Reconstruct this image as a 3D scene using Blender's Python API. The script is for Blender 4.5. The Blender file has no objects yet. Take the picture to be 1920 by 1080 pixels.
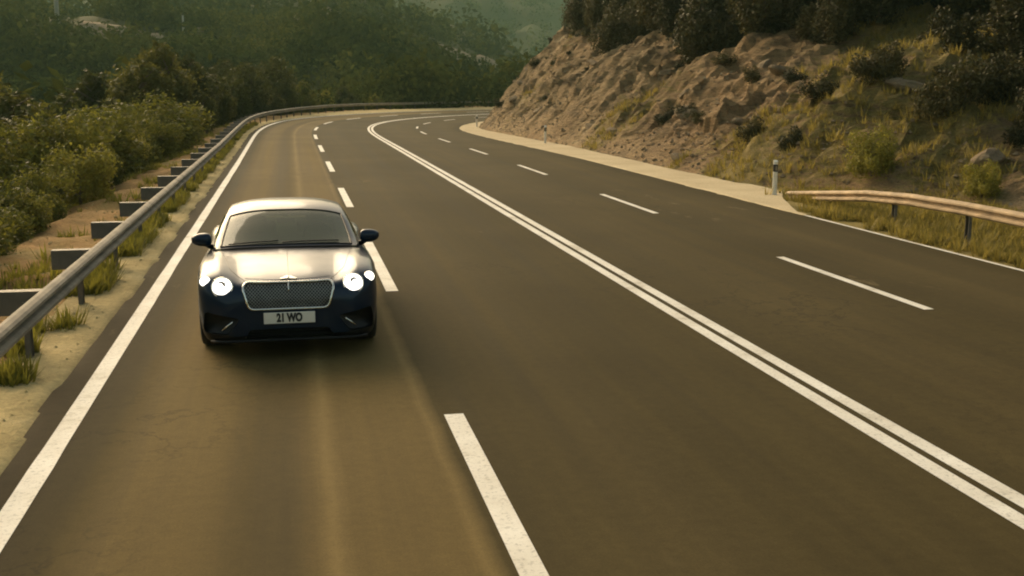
import bpy, bmesh, math, random
import numpy as np
from mathutils import Vector, Matrix
from mathutils.bvhtree import BVHTree

random.seed(7)
rng = np.random.default_rng(7)
scene = bpy.context.scene
COL = scene.collection

# ------------------------------------------------------------------ camera
CAM_YAW, CAM_PITCH, CAM_H, CAM_F = 0.2001, 0.1802, 2.835, 2100.0 / 1920.0
cd = bpy.data.cameras.new('camera')
cd.sensor_width = 36.0
cd.lens = 36.0 * CAM_F
cd.clip_start = 0.1
cd.clip_end = 6000.0
cam = bpy.data.objects.new('camera', cd)
cam.location = (0, 0, CAM_H)
cam.rotation_euler = (math.pi / 2 - CAM_PITCH, 0, -CAM_YAW)
COL.objects.link(cam)
scene.camera = cam

# ------------------------------------------------------------------ sky, sun, exposure
SUN_EL, SUN_AZ = math.radians(25), math.radians(-23)      # azimuth from +Y towards +X
world = bpy.data.worlds.new('World')
scene.world = world
world.use_nodes = True
wn, wl = world.node_tree.nodes, world.node_tree.links
wn.clear()
sky = wn.new('ShaderNodeTexSky')
sky.sky_type = 'NISHITA'
sky.sun_disc = False
sky.sun_elevation = SUN_EL
sky.sun_rotation = SUN_AZ
sky.air_density = 1.0
sky.dust_density = 5.0
sky.ozone_density = 0.6
tint = wn.new('ShaderNodeMix')
tint.data_type = 'RGBA'
tint.blend_type = 'MULTIPLY'
tint.inputs[0].default_value = 1.0
tint.inputs[7].default_value = (1.0, 0.90, 0.70, 1)
bg = wn.new('ShaderNodeBackground')
bg.inputs['Strength'].default_value = 0.15
wo = wn.new('ShaderNodeOutputWorld')
wl.new(sky.outputs[0], tint.inputs[6])
wl.new(tint.outputs[2], bg.inputs['Color'])
wl.new(bg.outputs[0], wo.inputs['Surface'])

sl = bpy.data.lights.new('sun', 'SUN')
sl.energy = 1.5
sl.angle = math.radians(46)
sl.color = (1.0, 0.83, 0.58)
so = bpy.data.objects.new('sun', sl)
sdir = Vector((math.sin(SUN_AZ) * math.cos(SUN_EL), math.cos(SUN_AZ) * math.cos(SUN_EL), math.sin(SUN_EL)))
so.rotation_euler = (-sdir).to_track_quat('-Z', 'Y').to_euler()
so.location = (0, 60, 80)
COL.objects.link(so)

scene.view_settings.view_transform = 'Standard'
scene.view_settings.look = 'None'
scene.view_settings.gamma = 1.0
scene.view_settings.use_curve_mapping = False
scene.view_settings.exposure = 0.66
scene.render.engine = 'CYCLES'
scene.cycles.max_bounces = 5
scene.cycles.diffuse_bounces = 2
scene.cycles.glossy_bounces = 3
scene.cycles.transparent_max_bounces = 8
scene.cycles.volume_bounces = 0
scene.cycles.use_denoising = True
scene.cycles.filter_width = 2.0

# ------------------------------------------------------------------ helpers
def tag(o, label=None, cat=None, group=None, kind=None):
    if label: o['label'] = label
    if cat: o['category'] = cat
    if group: o['group'] = group
    if kind: o['kind'] = kind
    return o

def link(o, parent=None):
    COL.objects.link(o)
    if parent is not None:
        o.parent = parent
    return o

def empty(name, loc=(0, 0, 0), rz=0.0, parent=None):
    o = bpy.data.objects.new(name, None)
    o.empty_display_size = 0.2
    o.location = loc
    o.rotation_euler = (0, 0, rz)
    return link(o, parent)

def mesh_np(name, verts, quads, smooth=False):
    """fast mesh from an (n,3) array and an (m,k) index array"""
    verts = np.asarray(verts, np.float32)
    quads = np.asarray(quads, np.int32)
    me = bpy.data.meshes.new(name)
    n, m, k = len(verts), len(quads), quads.shape[1]
    me.vertices.add(n)
    me.vertices.foreach_set('co', verts.ravel())
    me.loops.add(m * k)
    me.loops.foreach_set('vertex_index', quads.ravel())
    me.polygons.add(m)
    me.polygons.foreach_set('loop_start', np.arange(0, m * k, k, dtype=np.int32))
    me.polygons.foreach_set('loop_total', np.full(m, k, np.int32))
    me.polygons.foreach_set('use_smooth', np.full(m, smooth, bool))
    me.update(calc_edges=True)
    me.validate()
    return me

def set_uv(me, uv):
    """per-vertex uv"""
    l = me.uv_layers.new(name='UVMap')
    idx = np.empty(len(me.loops), np.int32)
    me.loops.foreach_get('vertex_index', idx)
    l.data.foreach_set('uv', np.asarray(uv, np.float32)[idx].ravel())

def obj(name, me, mat, parent=None):
    o = bpy.data.objects.new(name, me)
    if mat is not None:
        me.materials.clear()
        for m in (mat if isinstance(mat, (list, tuple)) else [mat]):
            me.materials.append(m)
    return link(o, parent)

def from_bm(name, bm, mat, parent=None, smooth=False):
    bmesh.ops.recalc_face_normals(bm, faces=bm.faces)
    me = bpy.data.meshes.new(name)
    bm.to_mesh(me)
    bm.free()
    if smooth:
        me.polygons.foreach_set('use_smooth', np.ones(len(me.polygons), bool))
    return obj(name, me, mat, parent)

def grid_faces(nu, nv, wrap=False):
    i, j = np.meshgrid(np.arange(nu - 1), np.arange(nv if wrap else nv - 1), indexing='ij')
    a = i * nv + j
    b = i * nv + (j + 1) % nv
    return np.stack([a, b, b + nv, a + nv], -1).reshape(-1, 4)

def bm_box(bm, c, s, M=None):
    vs = []
    for dx in (-.5, .5):
        for dy in (-.5, .5):
            for dz in (-.5, .5):
                p = Vector((c[0] + dx * s[0], c[1] + dy * s[1], c[2] + dz * s[2]))
                vs.append(bm.verts.new(M @ p if M else p))
    for f in ((0, 1, 3, 2), (4, 6, 7, 5), (0, 4, 5, 1), (2, 3, 7, 6), (0, 2, 6, 4), (1, 5, 7, 3)):
        bm.faces.new([vs[k] for k in f])

def box_obj(name, c, s, mat, parent=None, bevel=0.0, seg=2):
    bm = bmesh.new()
    bm_box(bm, c, s)
    if bevel:
        bmesh.ops.bevel(bm, geom=list(bm.edges), offset=bevel, segments=seg, affect='EDGES', profile=0.6)
    return from_bm(name, bm, mat, parent, smooth=False)

def bm_tube(bm, pts, radii, n=8, cap=True):
    pts = [Vector(p) for p in pts]
    if not hasattr(radii, '__len__'):
        radii = [radii] * len(pts)
    rings = []
    for i, p in enumerate(pts):
        a = pts[max(i - 1, 0)]
        b = pts[min(i + 1, len(pts) - 1)]
        d = (b - a).normalized()
        up = Vector((0, 0, 1)) if abs(d.z) < 0.9 else Vector((1, 0, 0))
        u = d.cross(up).normalized()
        v = u.cross(d).normalized()
        rings.append([bm.verts.new(p + (u * math.cos(t) + v * math.sin(t)) * radii[i])
                      for t in [2 * math.pi * k / n for k in range(n)]])
    for r0, r1 in zip(rings, rings[1:]):
        for k in range(n):
            bm.faces.new((r0[k], r0[(k + 1) % n], r1[(k + 1) % n], r1[k]))
    if cap:
        bm.faces.new(rings[0][::-1])
        bm.faces.new(rings[-1])
    return rings

def tube_obj(name, pts, radii, mat, parent=None, n=8):
    bm = bmesh.new()
    bm_tube(bm, pts, radii, n)
    return from_bm(name, bm, mat, parent, smooth=True)

# ---- numpy noise
def _hash(ix, iy, seed):
    h = (ix.astype(np.int64) * 374761393 + iy.astype(np.int64) * 668265263 + seed * 1442695041) & 0x7fffffff
    h = ((h ^ (h >> 13)) * 1274126177) & 0x7fffffff
    return ((h ^ (h >> 16)) & 0xffff) / 65535.0

def vnoise(x, y, seed=0):
    ix, iy = np.floor(x), np.floor(y)
    fx, fy = x - ix, y - iy
    fx, fy = fx * fx * (3 - 2 * fx), fy * fy * (3 - 2 * fy)
    a, b = _hash(ix, iy, seed), _hash(ix + 1, iy, seed)
    c, d = _hash(ix, iy + 1, seed), _hash(ix + 1, iy + 1, seed)
    return (a + (b - a) * fx) * (1 - fy) + (c + (d - c) * fx) * fy - 0.5

def fbm(x, y, seed=0, oct=4):
    t, a = 0, 1.0
    for k in range(oct):
        t = t + a * vnoise(x, y, seed + k * 17)
        x, y, a = x * 2.03 + 11.3, y * 2.03 - 7.1, a * 0.5
    return t

def ridged(x, y, seed=0, oct=4):
    t, a = 0, 1.0
    for k in range(oct):
        t = t + a * (0.5 - np.abs(vnoise(x, y, seed + k * 13)) * 2)
        x, y, a = x * 2.1 + 5.2, y * 2.1 + 3.7, a * 0.5
    return t

# ------------------------------------------------------------------ materials
def new_mat(name):
    m = bpy.data.materials.new(name)
    m.use_nodes = True
    nt = m.node_tree
    p = nt.nodes['Principled BSDF']
    return m, nt, p

def N(nt, t, **kw):
    n = nt.nodes.new(t)
    for k, v in kw.items():
        setattr(n, k, v)
    return n

def noise(nt, scale, detail=4, rough=0.55, vec=None, dims='3D'):
    n = N(nt, 'ShaderNodeTexNoise', noise_dimensions=dims)
    n.inputs['Scale'].default_value = scale
    n.inputs['Detail'].default_value = detail
    n.inputs['Roughness'].default_value = rough
    if vec is not None:
        nt.links.new(vec, n.inputs['Vector'])
    return n.outputs['Fac']

def ramp(nt, fac, stops, interp='LINEAR'):
    r = N(nt, 'ShaderNodeValToRGB')
    r.color_ramp.interpolation = interp
    el = r.color_ramp.elements
    while len(el) > 1:
        el.remove(el[-1])
    for i, (p, c) in enumerate(stops):
        e = el[0] if i == 0 else el.new(p)
        e.position = p
        e.color = (c, c, c, 1) if not hasattr(c, '__len__') else (*c[:3], 1)
    nt.links.new(fac, r.inputs[0])
    return r.outputs[0]

def mixc(nt, fac, a, b, mode='MIX'):
    m = N(nt, 'ShaderNodeMix', data_type='RGBA', blend_type=mode)
    for sock, v in ((m.inputs[0], fac), (m.inputs[6], a), (m.inputs[7], b)):
        if hasattr(v, 'is_linked'):
            nt.links.new(v, sock)
        elif hasattr(v, '__len__'):
            sock.default_value = (*v[:3], 1)
        else:
            sock.default_value = v
    return m.outputs[2]

def math_(nt, op, a, b=None, clamp=False):
    m = N(nt, 'ShaderNodeMath', operation=op, use_clamp=clamp)
    for s, v in zip(m.inputs, (a, b)):
        if v is None: continue
        if hasattr(v, 'is_linked'): nt.links.new(v, s)
        else: s.default_value = v
    return m.outputs[0]

def bump(nt, p, height, strength=0.4, dist=0.02):
    b = N(nt, 'ShaderNodeBump')
    b.inputs['Strength'].default_value = strength
    b.inputs['Distance'].default_value = dist
    nt.links.new(height, b.inputs['Height'])
    nt.links.new(b.outputs[0], p.inputs['Normal'])

def simple(name, col, rough=0.5, metal=0.0, var=0.12, scale=6.0, coat=0.0, spec=None):
    m, nt, p = new_mat(name)
    g = N(nt, 'ShaderNodeTexCoord').outputs['Object']
    f = noise(nt, scale, 5, 0.6, g)
    lo = tuple(c * (1 - var) for c in col)
    hi = tuple(min(c * (1 + var), 1) for c in col)
    nt.links.new(ramp(nt, f, [(0.3, lo), (0.7, hi)]), p.inputs['Base Color'])
    p.inputs['Roughness'].default_value = rough
    p.inputs['Metallic'].default_value = metal
    p.inputs['Coat Weight'].default_value = coat
    p.inputs['Coat Roughness'].default_value = 0.04
    if spec is not None:
        p.inputs['Specular IOR Level'].default_value = spec
    return m

# asphalt: uv = (offset across the road, metres along it)
def asphalt_mat():
    m, nt, p = new_mat('asphalt')
    uv = N(nt, 'ShaderNodeTexCoord').outputs['UV']
    sx = N(nt, 'ShaderNodeSeparateXYZ')
    nt.links.new(uv, sx.inputs[0])
    o = sx.outputs['X']
    wob = noise(nt, 0.8, 4, 0.6, uv)
    mp = N(nt, 'ShaderNodeMapping')
    mp.inputs['Scale'].default_value = (2.6, 0.035, 1)
    nt.links.new(uv, mp.inputs['Vector'])
    streak = noise(nt, 1.0, 5, 0.6, mp.outputs[0])
    patch = noise(nt, 0.22, 3, 0.5, uv)
    grain = noise(nt, 60, 3, 0.7, uv)
    # the outer lane was resurfaced lighter than the others
    ow = math_(nt, 'ADD', o, math_(nt, 'MULTIPLY', math_(nt, 'SUBTRACT', wob, 0.5), 0.10))
    u = math_(nt, 'DIVIDE', math_(nt, 'ADD', ow, 8.0), 16.0)
    def q(v): return (v + 8.0) / 16.0
    dark, mid = (0.061, 0.0465, 0.0190), (0.073, 0.0550, 0.023)
    tan, tand, pale = (0.138, 0.098, 0.038), (0.088, 0.065, 0.027), (0.205, 0.146, 0.060)
    base = ramp(nt, u, [(q(-7.3), (0.05, 0.037, 0.02)), (q(-6.85), (0.055, 0.042, 0.023)), (q(-6.35), dark), (q(-5.95), tan),
                        (q(-5.45), tan), (q(-5.15), tand), (q(-4.85), tand), (q(-4.66), tan), (q(-4.58), pale), (q(-4.44), tan), (q(-3.72), tan),
                        (q(-3.66), pale), (q(-3.60), dark), (q(-2.3), mid), (q(-1.7), dark),
                        (q(0.3), dark), (q(1.6), mid), (q(3.2), dark), (q(4.6), mid), (q(6.3), dark)])
    c = mixc(nt, 0.9, base, ramp(nt, streak, [(0.3, 0.80), (0.7, 1.18)]), 'MULTIPLY')
    c = mixc(nt, 0.9, c, ramp(nt, patch, [(0.3, 0.85), (0.7, 1.15)]), 'MULTIPLY')
    c = mixc(nt, 0.5, c, ramp(nt, grain, [(0.3, 0.75), (0.7, 1.25)]), 'MULTIPLY')
    # aggregate mottling, hairline cracks and pale scuffs
    mot = noise(nt, 9, 4, 0.75, uv)
    c = mixc(nt, 0.5, c, ramp(nt, mot, [(0.3, 0.80), (0.7, 1.20)]), 'MULTIPLY')
    ck = noise(nt, 0.55, 6, 0.62, uv)
    line = ramp(nt, ck, [(0.490, 0.0), (0.4985, 1.0), (0.5015, 1.0), (0.510, 0.0)])
    msk = ramp(nt, noise(nt, 0.11, 2, 0.5, uv), [(0.50, 0.0), (0.58, 1.0)])
    c = mixc(nt, math_(nt, 'MULTIPLY', math_(nt, 'MULTIPLY', line, msk), 0.50), c, (0.030, 0.024, 0.013))
    mp2 = N(nt, 'ShaderNodeMapping')
    mp2.inputs['Scale'].default_value = (1.4, 0.5, 1)
    mp2.inputs['Location'].default_value = (3.1, 7.7, 0)
    nt.links.new(uv, mp2.inputs['Vector'])
    sc = ramp(nt, noise(nt, 1.3, 5, 0.7, mp2.outputs[0]), [(0.60, 0.0), (0.72, 1.0)])
    msk2 = ramp(nt, noise(nt, 0.16, 2, 0.5, mp2.outputs[0]), [(0.56, 0.0), (0.62, 1.0)])
    c = mixc(nt, math_(nt, 'MULTIPLY', math_(nt, 'MULTIPLY', sc, msk2), 0.55), c, (0.20, 0.155, 0.085))
    nt.links.new(c, p.inputs['Base Color'])
    nt.links.new(ramp(nt, streak, [(0.25, 0.74), (0.75, 0.88)]), p.inputs['Roughness'])
    p.inputs['Specular IOR Level'].default_value = 0.05
    bump(nt, p, grain, 0.25, 0.006)
    return m

def paint_mat():
    m, nt, p = new_mat('road_paint')
    g = N(nt, 'ShaderNodeTexCoord').outputs['Object']
    a = noise(nt, 1.3, 5, 0.65, g)
    b = noise(nt, 28, 4, 0.7, g)
    c = ramp(nt, a, [(0.28, (0.40, 0.35, 0.26)), (0.42, (0.66, 0.62, 0.54)), (0.7, (0.80, 0.77, 0.70))])
    c = mixc(nt, 0.6, c, ramp(nt, b, [(0.34, 0.40), (0.47, 1.0)]), 'MULTIPLY')
    nt.links.new(c, p.inputs['Base Color'])
    p.inputs['Roughness'].default_value = 0.6
    bump(nt, p, b, 0.2, 0.004)
    return m

def ground_mat(name, stops, scale=0.35, fine=14, bstr=0.6, bdist=0.05, mask=None):
    m, nt, p = new_mat(name)
    g = N(nt, 'ShaderNodeTexCoord').outputs['Object']
    a = noise(nt, scale, 6, 0.62, g)
    b = noise(nt, fine, 5, 0.7, g)
    c = ramp(nt, a, stops)
    c = mixc(nt, 0.75, c, ramp(nt, b, [(0.25, 0.62), (0.75, 1.35)]), 'MULTIPLY')
    nt.links.new(c, p.inputs['Base Color'])
    p.inputs['Roughness'].default_value = 0.95
    p.inputs['Specular IOR Level'].default_value = 0.15
    bump(nt, p, b, bstr, bdist)
    return m

def rock_mat():
    m, nt, p = new_mat('rock_and_earth')
    g = N(nt, 'ShaderNodeTexCoord').outputs['Object']
    mp = N(nt, 'ShaderNodeMapping')
    mp.inputs['Rotation'].default_value = (0.5, -0.6, 0.3)
    mp.inputs['Scale'].default_value = (0.55, 0.55, 2.2)
    nt.links.new(g, mp.inputs['Vector'])
    a = noise(nt, 0.55, 7, 0.62, mp.outputs[0])
    b = noise(nt, 3.5, 6, 0.7, mp.outputs[0])
    big = noise(nt, 0.09, 3, 0.5, g)
    fine = noise(nt, 16, 4, 0.7, g)
    c = ramp(nt, a, [(0.30, (0.105, 0.073, 0.040)), (0.43, (0.26, 0.18, 0.092)), (0.58, (0.36, 0.25, 0.128)), (0.74, (0.52, 0.41, 0.25))])
    c = mixc(nt, ramp(nt, big, [(0.45, 0.0), (0.62, 0.40)]), c, (0.36, 0.215, 0.10))
    c = mixc(nt, 0.85, c, ramp(nt, b, [(0.30, 0.22), (0.42, 0.8), (0.5, 1.0), (0.75, 1.3)]), 'MULTIPLY')  # crevice shade painted into the colour: hollows of the bump darkened
    c = mixc(nt, 0.6, c, ramp(nt, fine, [(0.28, 0.6), (0.7, 1.25)]), 'MULTIPLY')
    # scrub and dry grass where the attribute says the soil holds
    at = N(nt, 'ShaderNodeAttribute', attribute_name='veg')
    gmask = math_(nt, 'ADD', at.outputs['Fac'], math_(nt, 'MULTIPLY', math_(nt, 'SUBTRACT', b, 0.5), 1.6))
    gm = ramp(nt, gmask, [(0.42, 0.0), (0.62, 1.0)])
    gc = ramp(nt, noise(nt, 0.8, 5, 0.65, g), [(0.3, (0.12, 0.105, 0.030)), (0.5, (0.22, 0.17, 0.055)), (0.7, (0.36, 0.27, 0.095))])
    gc = mixc(nt, 0.7, gc, ramp(nt, fine, [(0.28, 0.55), (0.7, 1.3)]), 'MULTIPLY')
    c = mixc(nt, gm, c, gc)
    nt.links.new(c, p.inputs['Base Color'])
    p.inputs['Roughness'].default_value = 0.92
    p.inputs['Specular IOR Level'].default_value = 0.2
    h = math_(nt, 'ADD', b, math_(nt, 'MULTIPLY', fine, 0.35))
    bump(nt, p, h, 1.0, 0.26)
    return m

def leaf_mat(name, cols, trans=0.42, var=0.16):
    m, nt, p = new_mat(name)
    inf = N(nt, 'ShaderNodeObjectInfo')
    g = N(nt, 'ShaderNodeTexCoord').outputs['Object']
    a = noise(nt, 1.1 if var > .1 else 0.045, 3 if var > .1 else 6, 0.6 if var > .1 else 0.75, g)
    b = noise(nt, 7.0 if var > .1 else 0.5, 2, 0.6, g)
    f = math_(nt, 'ADD', math_(nt, 'MULTIPLY', inf.outputs['Random'], 0.55 if var > .1 else 0.0), math_(nt, 'MULTIPLY', a, 0.5 if var > .1 else 1.0))
    c = ramp(nt, f, [(0.18 if var > .1 else 0.36, cols[0]), (0.5, cols[1]), (0.85 if var > .1 else 0.66, cols[2])])
    c = mixc(nt, 0.8, c, ramp(nt, b, [(0.3, 0.6), (0.7, 1.45)]), 'MULTIPLY')
    nt.links.new(c, p.inputs['Base Color'])
    p.inputs['Roughness'].default_value = 0.65
    p.inputs['Specular IOR Level'].default_value = 0.25 if var > .1 else 0.0
    t = N(nt, 'ShaderNodeBsdfTranslucent')
    nt.links.new(c, t.inputs['Color'])
    mx = N(nt, 'ShaderNodeMixShader')
    mx.inputs[0].default_value = trans
    nt.links.new(p.outputs[0], mx.inputs[1])
    nt.links.new(t.outputs[0], mx.inputs[2])
    nt.links.new(mx.outputs[0], nt.nodes['Material Output'].inputs['Surface'])
    return m

M = {}
M['asphalt'] = asphalt_mat()
M['paint'] = paint_mat()
M['gravel'] = ground_mat('verge_gravel', [(0.28, (0.27, 0.21, 0.09)), (0.40, (0.42, 0.33, 0.155)), (0.55, (0.52, 0.41, 0.20)), (0.7, (0.58, 0.47, 0.25))], 0.9, 16, 0.9, 0.05)
M['dirt'] = ground_mat('bank_dirt', [(0.28, (0.17, 0.12, 0.045)), (0.48, (0.34, 0.20, 0.075)), (0.62, (0.28, 0.195, 0.07)), (0.75, (0.14, 0.125, 0.035))], 0.55, 12, 0.8, 0.06)
M['concrete'] = ground_mat('shoulder_concrete', [(0.3, (0.46, 0.37, 0.23)), (0.7, (0.58, 0.48, 0.31))], 0.5, 25, 0.35, 0.02)
M['soil'] = ground_mat('hill_soil', [(0.3, (0.040, 0.042, 0.014)), (0.55, (0.065, 0.062, 0.020)), (0.75, (0.10, 0.085, 0.035))], 0.03, 0.6, 0.3, 0.3)
M['turf'] = ground_mat('dry_turf', [(0.3, (0.12, 0.10, 0.03)), (0.5, (0.21, 0.165, 0.05)), (0.7, (0.30, 0.225, 0.085))], 0.8, 14, 0.8, 0.06)
M['rock'] = rock_mat()
M['boulder'] = ground_mat('boulder_rock', [(0.3, (0.16, 0.12, 0.075)), (0.55, (0.25, 0.19, 0.12)), (0.75, (0.36, 0.29, 0.19))], 0.9, 9, 0.9, 0.08)
M['leaf_bush'] = leaf_mat('bush_leaves', [(0.050, 0.056, 0.010), (0.130, 0.130, 0.021), (0.30, 0.265, 0.042)])
M['leaf_dark'] = leaf_mat('tree_leaves', [(0.034, 0.040, 0.010), (0.066, 0.068, 0.015), (0.125, 0.115, 0.024)])
M['leaf_slope'] = leaf_mat('slope_tree_leaves', [(0.030, 0.030, 0.011), (0.052, 0.048, 0.016), (0.095, 0.078, 0.024)], 0.25)
M['leaf_far'] = leaf_mat('far_leaves', [(0.022, 0.032, 0.009), (0.060, 0.068, 0.016), (0.145, 0.138, 0.033)], 0.2, 0.05)
M['grass'] = leaf_mat('dry_grass', [(0.18, 0.15, 0.032), (0.30, 0.235, 0.055), (0.42, 0.31, 0.09)])
M['bark'] = simple('bark', (0.10, 0.075, 0.05), 0.9, 0, 0.35, 9)
M['steel'] = simple('galvanised_steel', (0.26, 0.215, 0.155), 0.74, 0.12, 0.45, 2.2)
M['steel_tan'] = simple('stained_steel', (0.40, 0.29, 0.175), 0.75, 0.08, 0.35, 2.5)
M['steel_d'] = simple('weathered_steel', (0.13, 0.115, 0.095), 0.65, 0.3, 0.3, 4.0)
M['white_plastic'] = simple('white_plastic', (0.72, 0.68, 0.58), 0.5, 0, 0.1, 5)
M['black_plastic'] = simple('black_plastic', (0.018, 0.016, 0.015), 0.5, 0, 0.2, 5)
M['pole'] = simple('pole_concrete', (0.40, 0.37, 0.30), 0.8, 0, 0.1, 2)

# ------------------------------------------------------------------ the road's line
DS = 0.5
S_ARR = np.arange(-12.0, 215.0, DS)
def _line():
    k = np.clip((S_ARR - 56.73) / 27.8, 0, 1) / 86.04
    i0 = int(np.argmin(np.abs(S_ARR - 3.0)))
    h = 0.0065 + np.cumsum(k) * DS
    x = np.cumsum(np.sin(h)) * DS
    y = np.cumsum(np.cos(h)) * DS
    x += 4.7734 - x[i0]
    y += 3.0 + DS - y[i0]
    b = 0.042 * np.clip((S_ARR - 56.73 + 15) / (27.8 + 15), 0, 1)
    sz = np.clip(S_ARR - 30, 0, 110)
    z = -0.0421 * sz ** 2 / 1000 - np.clip(S_ARR - 140, 0, None) * 0.0093
    return x, y, h, b, z
LX, LY, LH, LB, LZ = _line()
def li(arr, s): return np.interp(s, S_ARR, arr)
def road_z(s, o): return li(LZ, s) - li(LB, s) * np.clip(o, -9, 9)
def road_pt(s, o, dz=0.0):
    s = np.asarray(s, float); o = np.asarray(o, float)
    h = li(LH, s)
    return np.stack(np.broadcast_arrays(li(LX, s) + o * np.cos(h), li(LY, s) - o * np.sin(h), road_z(s, o) + dz), -1)
def to_road(x, y):
    """nearest (s, o) on the road's line"""
    x = np.asarray(x, float).ravel(); y = np.asarray(y, float).ravel()
    S = np.empty_like(x); O = np.empty_like(x)
    for i in range(0, len(x), 20000):
        xx, yy = x[i:i + 20000, None], y[i:i + 20000, None]
        d = (xx - LX) ** 2 + (yy - LY) ** 2
        k = d.argmin(1)
        dx, dy = xx[:, 0] - LX[k], yy[:, 0] - LY[k]
        t = dx * np.sin(LH[k]) + dy * np.cos(LH[k])
        S[i:i + 20000] = S_ARR[k] + t
        O[i:i + 20000] = dx * np.cos(LH[k]) - dy * np.sin(LH[k])
    return S, O

def e_base(s):                 # where the cut slope starts, right of the line
    return np.interp(s, [-12, 5, 15, 21.5, 26, 30, 40, 52, 70, 85, 95, 215],
                     [15, 14, 12.6, 11.0, 9.3, 7.75, 7.7, 8.2, 8.3, 7.6, 7.3, 7.3])
def slope_z(s, d):
    m1 = np.interp(s, [0, 18, 30, 45, 62, 90], [0.30, 0.34, 0.42, 0.60, 0.90, 1.10])
    h1 = np.interp(s, [0, 18, 30, 45, 62, 90], [3.2, 3.0, 3.2, 4.0, 5.6, 7.2])
    m2 = np.interp(s, [0, 30, 60, 90], [0.27, 0.25, 0.2, 0.16])
    d = np.maximum(d, 0)
    z1 = m1 * d
    d1 = h1 / m1
    z = np.where(z1 < h1, z1, h1 + (d - d1) * m2)
    k = np.clip((np.abs(d - d1)) / 1.5, 0, 1)
    return z - 0.25 * (1 - k)
def rail_off(s):
    return np.interp(s, [-12, 86, 100, 116, 126, 150, 215], [-7.32, -7.25, -8.4, -11.0, -11.8, -17.5, -22])
def bank_left(s, o):           # ground left of the rail
    d = np.maximum(-(o - (rail_off(s) - 0.25)), 0)
    z = -0.06 * d - 0.30 * np.clip(d - 2.0, 0, 16) - 0.05 * np.clip(d - 18, 0, 30)
    return z

CAMP = np.array([0.0, 0.0, CAM_H])
def px_dir(px, py):
    f = 2100.0
    a, p = CAM_YAW, CAM_PITCH
    fw = np.array([math.sin(a) * math.cos(p), math.cos(a) * math.cos(p), -math.sin(p)])
    r = np.array([math.cos(a), -math.sin(a), 0])
    u = np.cross(r, fw)
    d = fw * f + r * (px - 960) - u * (py - 540)
    return d / np.linalg.norm(d)

HAZ = CAM_YAW + np.arctan((np.array([-900, 0, 110, 250, 400, 480, 540, 590, 640, 720, 800, 900, 980, 1050, 1300, 1900, 2600]) - 960) / 2100.0)
HEL = np.array([30, 62, 66, 60, 72, 70, 52, 34, 36, 62, 92, 118, 138, 146, 140, 110, 90.])
def hills(x, y):
    r = np.hypot(x, y); az = np.arctan2(x, y)
    azc = np.clip(az, HAZ[0], HAZ[-1])
    elA = (157 - np.interp(azc, HAZ, HEL)) / 2100.0
    zA = CAM_H - 7.0 + 245 * elA
    w = np.where(r < 245, 70.0, 110.0)
    A = (zA + 9) * np.exp(-((r - 245) / w) ** 2)
    az2 = (az * 2.0)
    r2 = 420 + 25 * np.sin(az2 * 3)
    zB = 19 + 9 * np.sin(az * 7 + 1.4) + 7 * np.sin(az * 17) - 12 * np.clip((az - 0.05) * 5, 0, 1)
    B = (zB + 9) * np.exp(-((r - r2) / np.where(r < r2, 110., 140.)) ** 2)
    Cc = 175 * np.clip((r - 520) / 780.0, 0, 1) ** 1.15 * (1 + 0.22 * np.sin(az * 5 + 2) + 0.1 * np.sin(az * 13))
    n = fbm(x / 38, y / 38, 3, 4) * np.clip((r - 110) / 150, 0, 1)
    return -9 + A + B + Cc + 2.2 * fbm(x / 13, y / 13, 4, 2) * np.clip((r - 120) / 80, 0, 1) + n * (7 + 14 * np.clip((r - 350) / 500, 0, 1))

def ground_z(x, y, detail=True):
    shp = np.shape(x)
    x = np.asarray(x, float).ravel(); y = np.asarray(y, float).ravel()
    s, o = to_road(x, y)
    r = np.hypot(x, y)
    near = np.exp(-np.clip(r - 150, 0, None) / 40.0)
    zr = road_z(s, o)
    left = zr + bank_left(s, o) + 0.25 * fbm(x / 4, y / 4, 5, 3) * np.clip((-o - 9) / 4, 0, 1)
    d = o - e_base(s)
    right = zr + np.where(o > 6, np.minimum(slope_z(s, d), 16.0), 0) - 0.10 * np.clip((o - 6.2) / 1.0, 0, 1)
    z = np.where(o < 0, left, right)
    hz = hills(x, y)
    # beyond the end of the modelled road and far from it the hills take over
    off = np.where(o < 0, -o - 9, o - 45)
    t = np.clip(off / 45.0, 0, 1); t = t * t * (3 - 2 * t)
    z = z * (1 - t) + hz * t
    t2 = np.clip((s - 185) / 25, 0, 1)
    z = z * (1 - t2) + hz * t2
    return z.reshape(shp), s.reshape(shp), o.reshape(shp)

def hit(px, py, r0=8.0, r1=1600.0):
    """walk a line of sight over the terrain to find the spot a thing stands on"""
    d = px_dir(px, py)
    t = np.concatenate([np.arange(r0, 150, 0.25), np.arange(150, r1, 2.0)])
    P = CAMP + t[:, None] * d
    z, s, o = ground_z(P[:, 0], P[:, 1])
    k = np.argmax(P[:, 2] < z)
    return P[k, 0], P[k, 1], z[k]

# ------------------------------------------------------------------ ground sheet (polar grid, reaches the horizon)
def build_ground():
    rr = 2.0 * 1.0205 ** np.arange(0, 342)
    rr = rr[rr < 1900]
    az = np.concatenate([np.radians(np.arange(-32, 42, 0.35)), np.radians(np.arange(42, 328, 3.0))])
    R, A = np.meshgrid(rr, az, indexing='ij')
    X, Y = R * np.sin(A), R * np.cos(A)
    Z, S, O = ground_z(X, Y)
    # stay under the road, verge and slope sheets that lie on top
    inr = (S < 176) & (S > -11)
    sink = np.where(inr & (O > -13.4) & (O < 46), 0.45, 0.0)
    sink = np.where(inr & (O > -12.2) & (O < 44), 0.8, sink)
    Z = Z - sink
    me = mesh_np('ground', np.stack([X, Y, Z], -1).reshape(-1, 3), grid_faces(len(rr), len(az), True)[:, ::-1], True)
    o = obj('ground', me, M['soil'])
    tag(o, kind='structure')
build_ground()

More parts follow.
